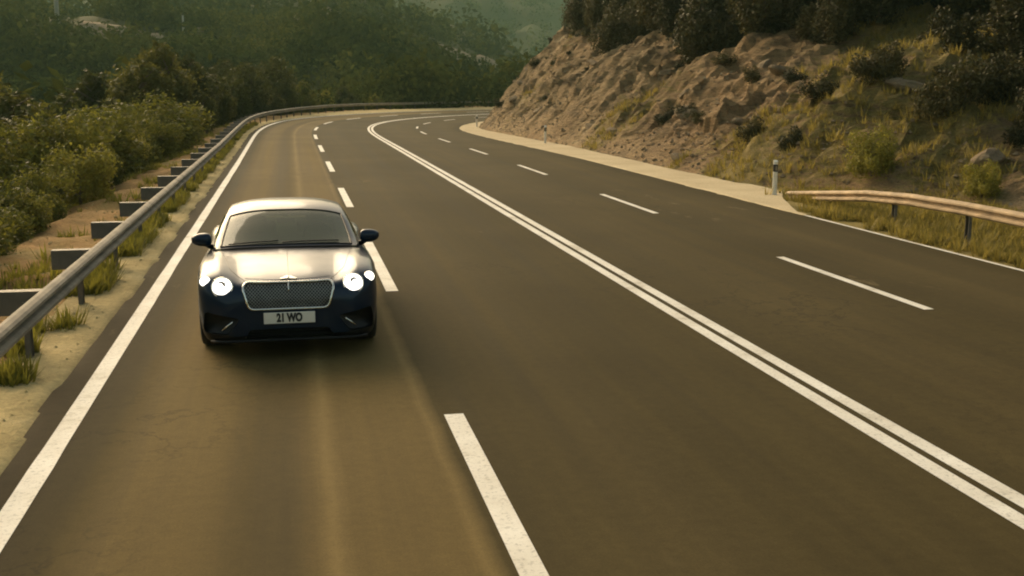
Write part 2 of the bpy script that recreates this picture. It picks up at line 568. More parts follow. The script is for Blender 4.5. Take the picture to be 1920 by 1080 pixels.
def strip(name, s, offs, mat, zfun, parent=None, kind='structure', smooth=True):
    """sheet in road coordinates: offs(s) -> array of offsets"""
    SS = np.repeat(s[:, None], offs.shape[-1], 1)
    OO = np.broadcast_to(offs, SS.shape) if offs.ndim == 1 else offs
    P = road_pt(SS.ravel(), OO.ravel())
    P[:, 2] += zfun(SS.ravel(), OO.ravel(), P)
    me = mesh_np(name, P, grid_faces(*SS.shape)[:, ::-1], smooth)
    set_uv(me, np.stack([OO.ravel(), SS.ravel()], -1))
    o = obj(name, me, mat, parent)
    if kind and parent is None:
        tag(o, kind=kind)
    return o

s_road = np.arange(-10.0, 178.0, 0.5)
road = strip('road', s_road, np.array([-7.25, -7.02, -6.7, -5.5, -4, -2, 0, 2, 4, 5.5, 6.28, 6.5]), M['asphalt'],
             lambda s, o, P: np.where(np.abs(o + 0.4) > 6.8, -0.10, 0.0))
# ragged asphalt edge comes from the gravel lapping over it

MARK_Z = 0.005
def marking(name, s0, s1, o, w, ragged=0.0):
    s = np.arange(s0, s1 + 0.01, 0.5) if s1 - s0 > 3 else np.linspace(s0, s1, 6)
    nz = (fbm(s * 0.9, s * 0 + o, 31, 3) * ragged)
    offs = np.stack([o - w / 2 + nz * 0.5, o + w / 2 - nz * 0.5], -1)
    return strip(name, s, offs, M['paint'], lambda s, o, P: MARK_Z, parent=road)
tag(marking('edge_line', -10, 178, -6.67, 0.17, 0.02), 'solid white edge line on the outer side of the road')
tag(marking('centre_line', -10, 178, -0.115, 0.15, 0.015), 'left stripe of the double white centre line')
tag(marking('centre_line', -10, 178, 0.115, 0.15, 0.015), 'right stripe of the double white centre line')
tag(marking('edge_line', -10, 24.0, 6.26, 0.09, 0.02), 'thin pale edge line beside the grass on the right')
for k in range(-1, 15):
    s0 = 3.8 + 11.0 * k
    marking('lane_dash', s0, s0 + 5.0, -3.44, 0.17)
for k in range(0, 14):
    s0 = 12.2 + 11.0 * k
    marking('lane_dash', s0, s0 + 4.7, 3.17, 0.14)

# left verge: pale gravel lapping over the asphalt edge, then the dirt bank beyond the rail
def verge_z(s, o, P):
    edge = -6.97 + 0.08 * fbm(s * 0.8, s * 0, 41, 4)
    up = np.clip((edge - o) / 0.10, -1, 1)
    z = np.where(up > 0, 0.006 + 0.022 * up, -0.03 + 0.03 * up)
    z = z + 0.02 * fbm(P[:, 0] * 1.5, P[:, 1] * 1.5, 42, 4) * np.clip((-7.1 - o) * 4, 0, 1)
    return z + bank_left(s, o) * 1.0
s_v = np.arange(-10.0, 176.0, 0.25)
inner = np.linspace(-6.84, -7.30, 10)
fr = np.linspace(0, 1, 4)
offs = np.concatenate([np.repeat(inner[None], len(s_v), 0),
                       (-7.30 + fr[None, 1:] * (rail_off(s_v)[:, None] - 0.45 + 7.30))], 1)
strip('gravel_verge', s_v, offs, M['gravel'], verge_z)
def bankz(s, o, P):
    d = np.maximum(rail_off(s) - 0.30 - o, 0)
    z = 0.03 + bank_left(s, o) + 0.30 * np.clip(d, 0, 1) * fbm(P[:, 0] / 1.6, P[:, 1] / 1.6, 5, 4)
    z += 0.10 * np.clip(d, 0, 1) * fbm(P[:, 0] * 2.2, P[:, 1] * 2.2, 6, 3)
    last = d > 6.0
    return np.where(d < 0.02, -0.05, z) - np.where(last, 0.5, 0)
offs = rail_off(s_v)[:, None] - np.concatenate([[0.30], np.linspace(0.42, 6.4, 26)])[None]
strip('dirt_bank', s_v, offs, M['dirt'], bankz)

# right side: pale concrete shoulder, then grass towards the rail
def shoulder_z(s, o, P):
    edge = 6.20 + 0.05 * fbm(s * 0.9, s * 0, 51, 4)
    up = np.clip((o - edge) / 0.08, -1, 1)
    return np.where(up > 0, 0.006 + 0.02 * up, -0.05) + 0.01 * fbm(P[:, 0] * 2, P[:, 1] * 2, 52, 3)
s_c = np.arange(22.2, 176.0, 0.25)
fr = np.concatenate([[0, .04, .08, .12, .16, .2, .25], np.linspace(0.35, 1, 8)])
tap = np.clip((s_c - 22.0) / 5.5, 0.0, 1) ** 1.1
offs = 6.10 + fr[None] * (e_base(np.maximum(s_c, 29.5))[:, None] - 6.10 + 0.10 + 0.10 * fbm(s_c * 0.7, s_c * 0, 53, 3)[:, None]) * np.clip(tap, 0.10, 1)[:, None]
strip('concrete_shoulder', s_c, offs, M['concrete'], shoulder_z)
s_g = np.arange(-10.0, 29.0, 0.25)
fr = np.linspace(0, 1, 24)
offs = 6.26 + fr[None] * (e_base(s_g)[:, None] + 0.7 - 6.26)
strip('grass_verge', s_g, offs, M['turf'],
      lambda s, o, P: np.where(o < 6.3, -0.05, -0.01) - 0.22 * np.clip((21 - s) / 4, 0, 1) * np.clip((o - 6.4) / 2.2, 0, 1) * np.clip((e_base(s) - o) / 2.0, 0, 1)
      + 0.06 * fbm(P[:, 0] * 1.3, P[:, 1] * 1.3, 54, 4))

def blocks(x, y, seed):
    # fractured blocks: each jittered cell stands at its own height and tilts its own way
    ix, iy = np.floor(x), np.floor(y)
    best = np.full(x.shape, 1e9); val = np.zeros(x.shape)
    for dx in (-1, 0, 1):
        for dy in (-1, 0, 1):
            cx, cy = ix + dx, iy + dy
            px = cx + _hash(cx, cy, seed); py = cy + _hash(cx, cy, seed + 5)
            dd = (px - x) ** 2 + (py - y) ** 2
            v = _hash(cx, cy, seed + 9) - .5 + (_hash(cx, cy, seed + 11) - .5) * (x - px) * 1.4 + (_hash(cx, cy, seed + 13) - .5) * (y - py) * 1.4
            m = dd < best
            best = np.where(m, dd, best); val = np.where(m, v, val)
    return val
# rock cut on the inside of the bend
def slope_surface(s, o):
    d = o - e_base(s)
    P = road_pt(s, o)
    x, y = P[:, 0], P[:, 1]
    k = np.clip((d - 0.2) / 2.5, 0, 1)
    up = np.clip((d - 9) / 6, 0, 1)
    # slanting strata and broken blocks
    q = ridged((x + y * 0.55) / 3.2, (y - x * 0.55) / 7.5, 61, 5)
    blk = fbm(x / 1.1, y / 1.1, 62, 4)
    nz = 0.95 * fbm(x / 6.5, y / 6.5, 63, 3) + 0.62 * q * (1 - 0.5 * up) + 0.42 * blk + 0.30 * ridged(x / .7, y / .7, 67, 3) * (0.4 + np.clip(fbm(x / 3, y / 3, 68, 2) + .5, 0, 1))
    u, v = (x * .8 + y * .6), (y * .8 - x * .6)
    nz = nz + 0.33 * blocks(u / 2.3, v / 1.3, 69) + 0.20 * blocks(u / .95, v / .6, 70)
    z = np.minimum(slope_z(s, d), 16.0) + nz * k - 0.12
    return P, z, d
def build_slope():
    s = np.concatenate([np.arange(-10, 14, 0.8), np.arange(14, 62, 0.20), np.arange(62, 125, 0.28), np.arange(125, 172, 0.8)])
    d = np.concatenate([np.arange(-0.5, 12, 0.20), np.arange(12, 24, 0.4), np.arange(24, 38, 1.0)])
    SS, DD = np.meshgrid(s, d, indexing='ij')
    OO = e_base(SS) + DD
    P, z, dd = slope_surface(SS.ravel(), OO.ravel())
    P[:, 2] += z
    # push faces outward sideways a little so ledges overhang
    x, y = P[:, 0].copy(), P[:, 1].copy()
    P[:, 0] += 0.35 * fbm(y / 1.3, P[:, 2] / 0.8, 65, 3) * np.clip((dd - 0.5), 0, 1)
    me = mesh_np('rock_slope', P, grid_faces(len(s), len(d))[:, ::-1], False)
    v = 0.42 + 0.9 * fbm(x / 7, y / 7, 66, 4)
    v += np.interp(SS.ravel(), [0, 22, 34, 48, 62, 80], [0.20, -0.12, 0.0, -0.15, -0.35, -0.45])
    v += 0.5 * np.clip((dd - np.interp(SS.ravel(), [20, 60, 90], [7.5, 7.0, 8.5])) / 3, 0, 1)
    a = me.attributes.new('veg', 'FLOAT', 'POINT')
    a.data.foreach_set('value', v.astype(np.float32))
    o = obj('rock_slope', me, M['rock'])
    tag(o, kind='structure')
build_slope()
def slope_point(s, d):
    P, z, dd = slope_surface(np.array([s], float), np.array([e_base(s) + d], float))
    return P[0, 0], P[0, 1], P[0, 2] + z[0]

# ------------------------------------------------------------------ the car
def pchip(xs, ys):
    xs, ys = np.array(xs, float), np.array(ys, float)
    h = np.diff(xs); dl = np.diff(ys) / h
    m = np.zeros_like(xs)
    for i in range(1, len(xs) - 1):
        if dl[i - 1] * dl[i] > 0:
            w1, w2 = 2 * h[i] + h[i - 1], h[i] + 2 * h[i - 1]
            m[i] = (w1 + w2) / (w1 / dl[i - 1] + w2 / dl[i])
    m[0], m[-1] = dl[0], dl[-1]
    def f(x):
        x = np.asarray(x, float)
        i = np.clip(np.searchsorted(xs, x) - 1, 0, len(xs) - 2)
        t = (x - xs[i]) / h[i]
        t = np.clip(t, 0, 1)
        return ((2 * t**3 - 3 * t**2 + 1) * ys[i] + (t**3 - 2 * t**2 + t) * h[i] * m[i]
                + (-2 * t**3 + 3 * t**2) * ys[i + 1] + (t**3 - t**2) * h[i] * m[i + 1])
    return f

def car_materials():
    m, nt, p = new_mat('dark_blue_paint')
    g = N(nt, 'ShaderNodeTexCoord').outputs['Object']
    f = noise(nt, 900, 2, 0.5, g)
    d = noise(nt, 2.2, 5, 0.6, g)
    c = ramp(nt, f, [(0.3, (0.003, 0.011, 0.026)), (0.7, (0.007, 0.021, 0.048))])
    nt.links.new(c, p.inputs['Base Color'])
    p.inputs['Metallic'].default_value = 0.25
    nt.links.new(ramp(nt, d, [(0.3, 0.30), (0.7, 0.40)]), p.inputs['Roughness'])
    p.inputs['Specular IOR Level'].default_value = 0.12
    p.inputs['Coat Weight'].default_value = 0.43
    p.inputs['Coat Roughness'].default_value = 0.11
    p.inputs['Coat IOR'].default_value = 1.5
    M['car_paint'] = m
    m, nt, p = new_mat('tinted_glass')
    p.inputs['Base Color'].default_value = (0.085, 0.098, 0.055, 1)
    d = noise(nt, 3.0, 3, 0.6, N(nt, 'ShaderNodeTexCoord').outputs['Object'])
    nt.links.new(ramp(nt, d, [(0.3, 0.03), (0.7, 0.06)]), p.inputs['Roughness'])
    p.inputs['IOR'].default_value = 1.5
    t = N(nt, 'ShaderNodeBsdfTransparent')
    t.inputs['Color'].default_value = (0.30, 0.37, 0.26, 1)
    mx = N(nt, 'ShaderNodeMixShader')
    mx.inputs[0].default_value = 0.34
    nt.links.new(p.outputs[0], mx.inputs[1])
    nt.links.new(t.outputs[0], mx.inputs[2])
    nt.links.new(mx.outputs[0], nt.nodes['Material Output'].inputs['Surface'])
    M['glass'] = m
    M['chrome'] = simple('chrome', (0.72, 0.70, 0.64), 0.16, 1.0, 0.06, 4)
    M['dark_chrome'] = simple('dark_chrome', (0.34, 0.32, 0.27), 0.32, 0.9, 0.15, 10)
    M['trim'] = simple('black_trim', (0.006, 0.006, 0.007), 0.45, 0, 0.2, 8, spec=0.3)
    M['rubber'] = simple('rubber', (0.014, 0.013, 0.012), 0.8, 0, 0.2, 8)
    M['leather'] = simple('tan_leather', (0.20, 0.16, 0.10), 0.55, 0, 0.15, 8)
    M['dash'] = simple('dashboard_leather', (0.05, 0.05, 0.035), 0.6, 0, 0.15, 8)
    M['visor'] = simple('pale_fabric', (0.55, 0.50, 0.40), 0.8, 0, 0.05, 8)
    M['badge'] = simple('badge_silver', (0.92, 0.89, 0.82), 0.4, 0.6, 0.04, 6)
    M['plate'] = simple('plate_white', (0.78, 0.72, 0.62), 0.5, 0, 0.04, 5)
    M['ink'] = simple('plate_ink', (0.012, 0.011, 0.010), 0.5, 0, 0.1, 5)
    m, nt, p = new_mat('lit_headlamp')
    ly = N(nt, 'ShaderNodeTexCoord').outputs['Object']
    f = noise(nt, 9, 3, 0.5, ly)
    p.inputs['Base Color'].default_value = (0.9, 0.88, 0.82, 1)
    p.inputs['Roughness'].default_value = 0.2
    p.inputs['Emission Color'].default_value = (1.0, 0.94, 0.84, 1)
    nt.links.new(ramp(nt, f, [(0.35, 0.55), (0.6, 1.0)]), p.inputs['Emission Strength'])
    mm = N(nt, 'ShaderNodeMath', operation='MULTIPLY')
    lk = p.inputs['Emission Strength'].links[0]
    nt.links.new(lk.from_socket, mm.inputs[0])
    mm.inputs[1].default_value = 2.0
    nt.links.new(mm.outputs[0], p.inputs['Emission Strength'])
    m.cycles.emission_sampling = 'NONE'
    M['lamp'] = m

CY = [0, .035, .09, .18, .33, .55, .9, 1.3, 1.65, 2.3, 3.0, 3.6, 4.2, 4.6, 4.78, 4.85]
F_w = pchip(CY, [.66, .765, .84, .898, .932, .948, .970, .968, .955, .945, .952, .988, .965, .89, .80, .70])
F_zc = pchip(CY, [.66, .768, .806, .832, .864, .893, .925, .962, .990, .985, .985, .99, .99, .97, .90, .76])
F_zv = pchip(CY, [.645, .748, .786, .812, .846, .876, .912, .952, .980, .975, .975, .99, .985, .955, .88, .74])
F_zf = pchip(CY, [.62, .745, .812, .868, .910, .938, .958, .962, .968, .952, .952, .990, .965, .905, .81, .70])
F_zb = pchip(CY, [.27, .225, .20, .185, .18, .18, .18, .18, .18, .18, .18, .19, .24, .30, .36, .42])

def body_section(y):
    w, zc, zv, zf, zb = (float(f(y)) for f in (F_w, F_zc, F_zv, F_zf, F_zb))
    wt = w * 0.90
    tf = pchip([0, .30, .60, .72, .86, 1.0], [zc, zc - .003, zv + .002, zv + (zf - zv) * .45, zf, zf - .020])
    pts = [(wt * t, float(tf(t))) for t in np.linspace(0, 1, 19)]
    zt = zf - .020
    H = zt - zb
    for fx, fz in ((.955, .965), (.982, .90), (.994, .80), (1.0, .66), (.999, .52), (.992, .40), (.982, .28), (.972, .18), (.955, .10), (.93, .04), (.88, .0)):
        pts.append((w * fx, zb + H * fz))
    pts.append((w * .5, zb)); pts.append((0, zb))
    return pts

def build_body_mesh():
    ys = np.concatenate([[0, .012, .03, .055, .085, .12, .16, .21, .27, .34, .42, .5, .6], np.arange(.7, 4.3, .1), [4.3, 4.38, 4.46, 4.54, 4.62, 4.68, 4.73, 4.77, 4.81, 4.85]])
    bm = bmesh.new()
    rings = []
    for y in ys:
        half = body_section(y)
        ring = [bm.verts.new((x, y, z)) for x, z in half]
        ring += [bm.verts.new((-x, y, z)) for x, z in half[-2:0:-1]]
        rings.append(ring)
    n = len(rings[0])
    for a, b in zip(rings, rings[1:]):
        for k in range(n):
            bm.faces.new((a[k], a[(k + 1) % n], b[(k + 1) % n], b[k]))
    bm.faces.new(rings[0]); bm.faces.new(rings[-1][::-1])
    bmesh.ops.recalc_face_normals(bm, faces=bm.faces)
    return bm

def outline(kind):
    """closed (x, z) outlines on the front of the car"""
    out = []
    if kind == 'grille':
        # wide top, narrower bottom, rounded corners
        c = [(-.475, .800), (.475, .800), (.405, .545), (-.405, .545)]
        rad = [.07, .07, .06, .06]
    elif kind == 'lower':
        c = [(-.40, .335), (.40, .335), (.46, .235), (-.46, .235)]
        rad = [.03] * 4
    elif kind == 'side_r':
        c = [(.50, .455), (.86, .530), (.885, .30), (.62, .285)]
        rad = [.05, .05, .05, .05]
    elif kind == 'side_l':
        return [(-x, z) for x, z in outline('side_r')[::-1]]
    n = len(c)
    for i in range(n):
        p0, p1, p2 = Vector(c[i - 1]), Vector(c[i]), Vector(c[(i + 1) % n])
        a = p1 + (p0 - p1).normalized() * rad[i]
        b = p1 + (p2 - p1).normalized() * rad[i]
        for t in np.linspace(0, 1, 7):
            q = a * (1 - t) ** 2 + p1 * 2 * t * (1 - t) + b * t ** 2
            out.append((q.x, q.y))
    if kind == 'grille':      # slight arch on the top edge
        out = [(x, z + .016 * (1 - (x / .475) ** 2) if z > .76 else z) for x, z in out]
    return out

def resample(pts, step):
    P = [Vector(p) for p in pts] + [Vector(pts[0])]
    res = []
    for a, b in zip(P, P[1:]):
        L = (b - a).length
        k = max(1, int(math.ceil(L / step)))
        for i in range(k):
            res.append(a.lerp(b, i / k))
    return [(p.x, p.y) for p in res]

def build_car():
    car_materials()
    CAR_Y = 11.62
    car = empty('car', (0.0, CAR_Y, 0.0), 0.0)
    tag(car, 'dark blue two-door coupe with lit round headlights driving towards the camera in the outer lane', 'car')
    bm = build_body_mesh()
    bvh = BVHTree.FromBMesh(bm)
    def front(x, z, out=0.0):
        loc, nrm, i, d = bvh.ray_cast(Vector((x, -2, z)), Vector((0, 1, 0)))
        if loc is None:
            return Vector((x, 0.5, z)), Vector((0, -1, 0))
        return loc + nrm * out, nrm
    def top(x, y, out=0.0):
        loc, nrm, i, d = bvh.ray_cast(Vector((x, y, 3)), Vector((0, 0, -1)))
        return loc + nrm * out, nrm
    me = bpy.data.meshes.new('body')
    bm.to_mesh(me); bm.free()
    me.materials.append(M['car_paint']); me.materials.append(M['trim'])
    me.polygons.foreach_set('use_smooth', np.ones(len(me.polygons), bool))
    body = bpy.data.objects.new('body', me)
    link(body, car)
    # cutters: wheel arches, grille and intake recesses
    cut = bmesh.new()
    def cyl(cx, cy, cz, r, x0, x1, n=40):
        A = [cut.verts.new((x0, cy + r * math.cos(2 * math.pi * k / n), cz + r * math.sin(2 * math.pi * k / n))) for k in range(n)]
        B = [cut.verts.new((x1, v.co.y, v.co.z)) for v in A]
        for k in range(n): cut.faces.new((A[k], A[(k + 1) % n], B[(k + 1) % n], B[k]))
        cut.faces.new(A[::-1]); cut.faces.new(B)
    for yy in (.90, 3.75):
        cyl(0, yy, .37, .395, .60, 1.2); cyl(0, yy, .37, .395, -1.2, -.60)
    def prism(pts, depth):
        pts = resample(pts, .05)
        A = [cut.verts.new((x, -0.5, z)) for x, z in pts]
        B = [cut.verts.new((x, front(x, z)[0].y + depth, z)) for x, z in pts]
        n = len(pts)
        for k in range(n): cut.faces.new((A[k], A[(k + 1) % n], B[(k + 1) % n], B[k]))
        cut.faces.new(A)
        c = cut.verts.new((sum(p[0] for p in pts) / n, max(v.co.y for v in B) * .5 + min(v.co.y for v in B) * .5, sum(p[1] for p in pts) / n))
        for k in range(n): cut.faces.new((B[k], B[(k + 1) % n], c))
    prism(outline('grille'), .055)
    prism(outline('lower'), .09)
    prism(outline('side_r'), .075); prism(outline('side_l'), .075)
    bmesh.ops.recalc_face_normals(cut, faces=cut.faces)
    cme = bpy.data.meshes.new('cutter')
    cut.to_mesh(cme); cut.free()
    cme.materials.append(M['trim'])
    cob = bpy.data.objects.new('cutter', cme)
    link(cob, car)
    md = body.modifiers.new('cut', 'BOOLEAN')
    md.operation = 'DIFFERENCE'; md.solver = 'EXACT'; md.object = cob
    md.material_mode = 'TRANSFER'
    dg = bpy.context.evaluated_depsgraph_get()
    dg.update()
    nm = bpy.data.meshes.new_from_object(body.evaluated_get(dg))
    body.modifiers.clear()
    body.data = nm
    nm.name = 'body'
    bpy.data.objects.remove(cob)
    for pg in nm.polygons:
        c = pg.center
        if c.y < .62 and c.z < .375 - .10 * max(abs(c.x) - .55, 0) and pg.material_index == 0:
            pg.material_index = 1
    try:
        nm.set_sharp_from_angle(angle=math.radians(38))
    except Exception:
        pass

    # ---- grille: chrome frame, diamond lattice, centre bar
    def ring(name, pts2, r, mat, parent, out=0.004, n=8):
        P = [front(x, z, out)[0] for x, z in resample(pts2, .025)]
        bm = bmesh.new()
        N_ = len(P)
        rings = []
        for i in range(N_):
            a, b = P[i - 1], P[(i + 1) % N_]
            d = (b - a).normalized()
            nn = Vector((0, -1, 0)); u = d.cross(nn).normalized(); v = u.cross(d)
            rings.append([bm.verts.new(P[i] + (u * math.cos(t) + v * math.sin(t)) * r) for t in [2 * math.pi * k / n for k in range(n)]])
        for i in range(N_):
            r0, r1 = rings[i], rings[(i + 1) % N_]
            for k in range(n): bm.faces.new((r0[k], r0[(k + 1) % n], r1[(k + 1) % n], r1[k]))
        return from_bm(name, bm, mat, parent, True)
    grille = empty('grille', (0, 0, 0), 0, car)
    ring('grille_frame', outline('grille'), .013, M['chrome'], grille, .006)
    go = outline('grille')
    def inside(x, z):
        c = False
        for (x0, z0), (x1, z1) in zip(go, go[1:] + go[:1]):
            if (z0 > z) != (z1 > z) and x < (x1 - x0) * (z - z0) / (z1 - z0) + x0: c = not c
        return c
    bm = bmesh.new()
    P_ = .034
    for sgn in (1, -1):
        for k in range(-30, 31):
            x0 = k * P_
            seg = []
            for t in np.linspace(-.18, .18, 73):
                x, z = x0 + sgn * t * 0.95, .672 + t
                if inside(x, z) and abs(x) < .47: seg.append((x, z))
            if len(seg) < 4: continue
            pts = []
            for x, z in seg[::6] + [seg[-1]]:
                q = front(x, z)[0]
                pts.append((x, q.y + .022 + .004 * sgn, z))
            bm_tube(bm, pts, .0042, 4)
    from_bm('grille_mesh', bm, M['dark_chrome'], grille)
    pts = [front(0, z, .004)[0] + Vector((0, .004, 0)) for z in np.linspace(.815, .725, 6)]
    tube_obj('centre_bar', pts, .009, M['chrome'], grille)

    # ---- head lamps
    def lamp(name, x, z, r):
        p, nrm = front(x, z)
        nrm = (nrm * .45 + Vector((0, -1, 0)) * .75).normalized()
        q = nrm.to_track_quat('Z', 'Y').to_matrix().to_4x4()
        q.translation = p
        h = empty(name, (0, 0, 0), 0, car)
        bm = bmesh.new()
        n = 36
        prof = [(r * 1.13, -.06), (r * 1.13, .004), (r * 1.08, .014), (r * 1.01, .012), (r * .99, -.004)]
        rg = [[bm.verts.new(q @ Vector((a * math.cos(2 * math.pi * k / n), a * math.sin(2 * math.pi * k / n), b))) for k in range(n)] for a, b in prof]
        for r0, r1 in zip(rg, rg[1:]):
            for k in range(n): bm.faces.new((r0[k], r0[(k + 1) % n], r1[(k + 1) % n], r1[k]))
        from_bm('rim', bm, M['chrome'], h, True)
        bm = bmesh.new()
        prof = [(r * 1.0, .000), (r * .85, .014), (r * .6, .024), (r * .3, .030), (r * .02, .032)]
        rg = [[bm.verts.new(q @ Vector((a * math.cos(2 * math.pi * k / n), a * math.sin(2 * math.pi * k / n), b))) for k in range(n)] for a, b in prof]
        for r0, r1 in zip(rg, rg[1:]):
            for k in range(n): bm.faces.new((r0[k], r0[(k + 1) % n], r1[(k + 1) % n], r1[k]))
        bm.faces.new(rg[-1])
        from_bm('lens', bm, M['lamp'], h, True)
        if r > .08:
            bm = bmesh.new()
            sx = -1 if x > 0 else 1
            c = q @ Vector((sx * 0.0, 0, .040))
            bm_tube(bm, [q @ Vector((-sx * .040, .046, .034)), q @ Vector((sx * .000, .050, .036)), q @ Vector((sx * .022, .034, .037)), q @ Vector((sx * .030, .006, .037))], [.006, .012, .016, .008], 8)
            from_bm('lamp_baffle', bm, M['leather'], h, True)
        return h
    for sx in (-1, 1):
        lamp('headlight', sx * .668, .778, .098)
        lamp('outer_headlight', sx * .843, .828, .052)

    # ---- number plate with its characters, badge, bumper details
    p, nrm = front(0, .455)
    pl = empty('number_plate', (0, 0, 0), 0, car)
    box_obj('plate_panel', (0, p.y - .020, .452), (.524, .014, .118), M['plate'], pl, .004, 1)
    cu = bpy.data.curves.new('chars', 'FONT')
    cu.body = '21 WO'
    cu.size = .118
    cu.align_x = 'CENTER'
    cu.align_y = 'CENTER'
    cu.extrude = .0015
    cu.offset = .007
    to = bpy.data.objects.new('chars', cu)
    COL.objects.link(to)
    dg = bpy.context.evaluated_depsgraph_get(); dg.update()
    tme = bpy.data.meshes.new_from_object(to.evaluated_get(dg))
    bpy.data.objects.remove(to)
    lt = obj('plate_lettering', tme, M['ink'], pl)
    lt.rotation_euler = (math.pi / 2, 0, 0)
    lt.scale = (.70, 1.0, 1)
    lt.location = (0, p.y - .029, .452)
    # winged badge above the grille
    bd = empty('badge', (0, 0, 0), 0, car)
    for sx in (-1, 1):
        bm = bmesh.new()
        sh = [(.004, -.018), (.030, -.014), (.052, -.002), (.088, .012), (.090, .017), (.050, .017), (.020, .014), (.004, .012)]
        A, B = [], []
        for x, dz in sh:
            yy = .185 - dz * 2.2
            q, nn = top(sx * x, yy)
            A.append(bm.verts.new(q + nn * .002)); B.append(bm.verts.new(q + nn * .016 + Vector((0, -.004, 0))))
        n = len(A)
        for k in range(n): bm.faces.new((A[k], A[(k + 1) % n], B[(k + 1) % n], B[k]))
        bm.faces.new(B)
        from_bm('wing', bm, M['badge'], bd)
    bm = bmesh.new()
    q, nn = top(0, .19)
    bmesh.ops.create_uvsphere(bm, u_segments=16, v_segments=8, radius=1, matrix=Matrix.Translation(q + nn * .012) @ Matrix.Diagonal((.017, .022, .010, 1)))
    from_bm('badge_boss', bm, M['chrome'], bd, True)
    # intake blades, side sills of the intakes, lower mesh bars
    for sx in (-1, 1):
        a, b = front(sx * .70, .325, -.02)[0], front(sx * .575, .425, -.005)[0]
        tube_obj('intake_blade', [a, a.lerp(b, .5), b], [.006, .011, .009], M['chrome'], car)
        a, b = front(sx * .53, .495, .004)[0], front(sx * .84, .555, .004)[0]
    for z in (.265, .300):
        tube_obj('intake_bar', [(x, front(x, z)[0].y + .05, z) for x in np.linspace(-.42, .42, 9)], .006, M['trim'], car, 6)
    # splitter lip
    bm = bmesh.new()
    A = []
    for x in np.linspace(-.80, .80, 25):
        yy = front(x, .235)[0].y
        A.append((x, yy - .02, .215))
    bm_tube(bm, A, .016, 6)
    from_bm('front_lip', bm, M['trim'], car, True)

    # ---- bonnet shut lines and crease
    def seam(name, pts, r=.0022, mat=M['trim']):
        P = [top(x, y, .0005)[0] for x, y in pts]
        return tube_obj(name, P, r, mat, car, 5)
    for sx in (-1, 1):
        seam('bonnet_seam', [(sx * x, y) for x, y in zip(np.interp(np.linspace(0, 1, 24), [0, .25, 1], [.44, .60, .735]), np.linspace(.17, 1.42, 24))])
    seam('bonnet_seam', [(x, .17 + .10 * (abs(x) / .44) ** 2 - .02) for x in np.linspace(-.44, .44, 15)])
    P = [top(0, y, .001)[0] for y in np.linspace(.17, 1.40, 20)]
    tube_obj('bonnet_crease', P, .004, M['car_paint'], car, 6)

    # ---- greenhouse
    GY = [1.46, 1.70, 2.0, 2.28, 2.5, 2.8, 3.1, 3.5, 3.9, 4.25, 4.5]
    G_zt = pchip(GY, [.992, 1.095, 1.222, 1.325, 1.372, 1.398, 1.392, 1.340, 1.228, 1.095, 1.000])
    G_wt = pchip(GY, [.800, .785, .752, .712, .690, .675, .665, .645, .615, .585, .56])
    G_dr = pchip(GY, [.012, .055, .080, .085, .080, .078, .076, .074, .070, .05, .012])
    G_wb = pchip(GY, [.835, .845, .852, .856, .856, .856, .852, .84, .80, .74, .66])
    def G(y, u):
        zt, wt, dr, wb = float(G_zt(y)), float(G_wt(y)), float(G_dr(y)), float(G_wb(y))
        s = -1 if u < 0 else 1
        u = abs(u)
        zb = float(F_zv(y)) - .03
        if u <= 1:
            return Vector((s * wt * u, y, zt - dr * u ** 3.2))
        t = u - 1
        x0, z0 = wt, zt - dr
        x1, z1 = wb, zb
        bul = .030 * math.sin(math.pi * t) * min(1, (z0 - z1) / .25)
        return Vector((s * (x0 + (x1 - x0) * t + bul), y, z0 + (z1 - z0) * t + bul * .4))
    us = sorted(set([-2 + .0] + [round(v, 3) for v in list(np.linspace(-1.9, -1.12, 6)) + [-1.06, -1.0, -.965, -.93] + list(np.linspace(-.86, .86, 21)) + [.93, .965, 1.0, 1.06] + list(np.linspace(1.12, 1.9, 6))] + [2.0]))
    YS_ = sorted(set([1.46, 1.50, 1.56] + [round(v, 3) for v in np.linspace(1.64, 2.28, 12)] + [2.31, 2.36, 2.44, 2.52] + [round(v, 3) for v in np.linspace(2.6, 3.3, 9)] + [3.36, 3.42] + [round(v, 3) for v in np.linspace(3.5, 4.2, 10)] + [4.28, 4.36, 4.44, 4.5]))
    def zone(y0, y1, u0, u1):
        y, u = (y0 + y1) / 2, abs(u0 + u1) / 2
        if 1.50 < y < 2.28 and u < .93: return 'windscreen'
        if 3.50 < y < 4.28 and u < .93: return 'rear_window'
        if u > 1.12 and u < 1.9:
            if 1.86 < y < 2.98: return 'side_window'
            if 3.06 < y < 3.70 and u > 1.2: return 'quarter_window'
        return 'roof'
    parts = {}
    for a, b in zip(YS_, YS_[1:]):
        for c, d in zip(us, us[1:]):
            z = zone(a, b, c, d)
            key = (z, 0 if z in ('roof', 'windscreen', 'rear_window') else (1 if c > 0 else -1))
            parts.setdefault(key, []).append((a, b, c, d))
    for (z, s), cells in parts.items():
        bm = bmesh.new()
        vs = {}
        def V(y, u):
            if (y, u) not in vs: vs[(y, u)] = bm.verts.new(G(y, u))
            return vs[(y, u)]
        for a, b, c, d in cells:
            bm.faces.new((V(a, c), V(a, d), V(b, d), V(b, c)))
        o = from_bm(z, bm, M['car_paint'] if z == 'roof' else M['glass'], car, True)
    # dark seal round the windscreen
    loop = [(1.50, u) for u in np.linspace(-.93, .93, 25)] + [(y, .93) for y in np.linspace(1.52, 2.27, 14)] + \
           [(2.28, u) for u in np.linspace(.93, -.93, 25)] + [(y, -.93) for y in np.linspace(2.27, 1.52, 14)]
    P = [G(y, u) for y, u in loop]
    tube_obj('windscreen_seal', P + [P[0]], .013, M['trim'], car, 6)
    # scuttle panel and wipers
    bm = bmesh.new()
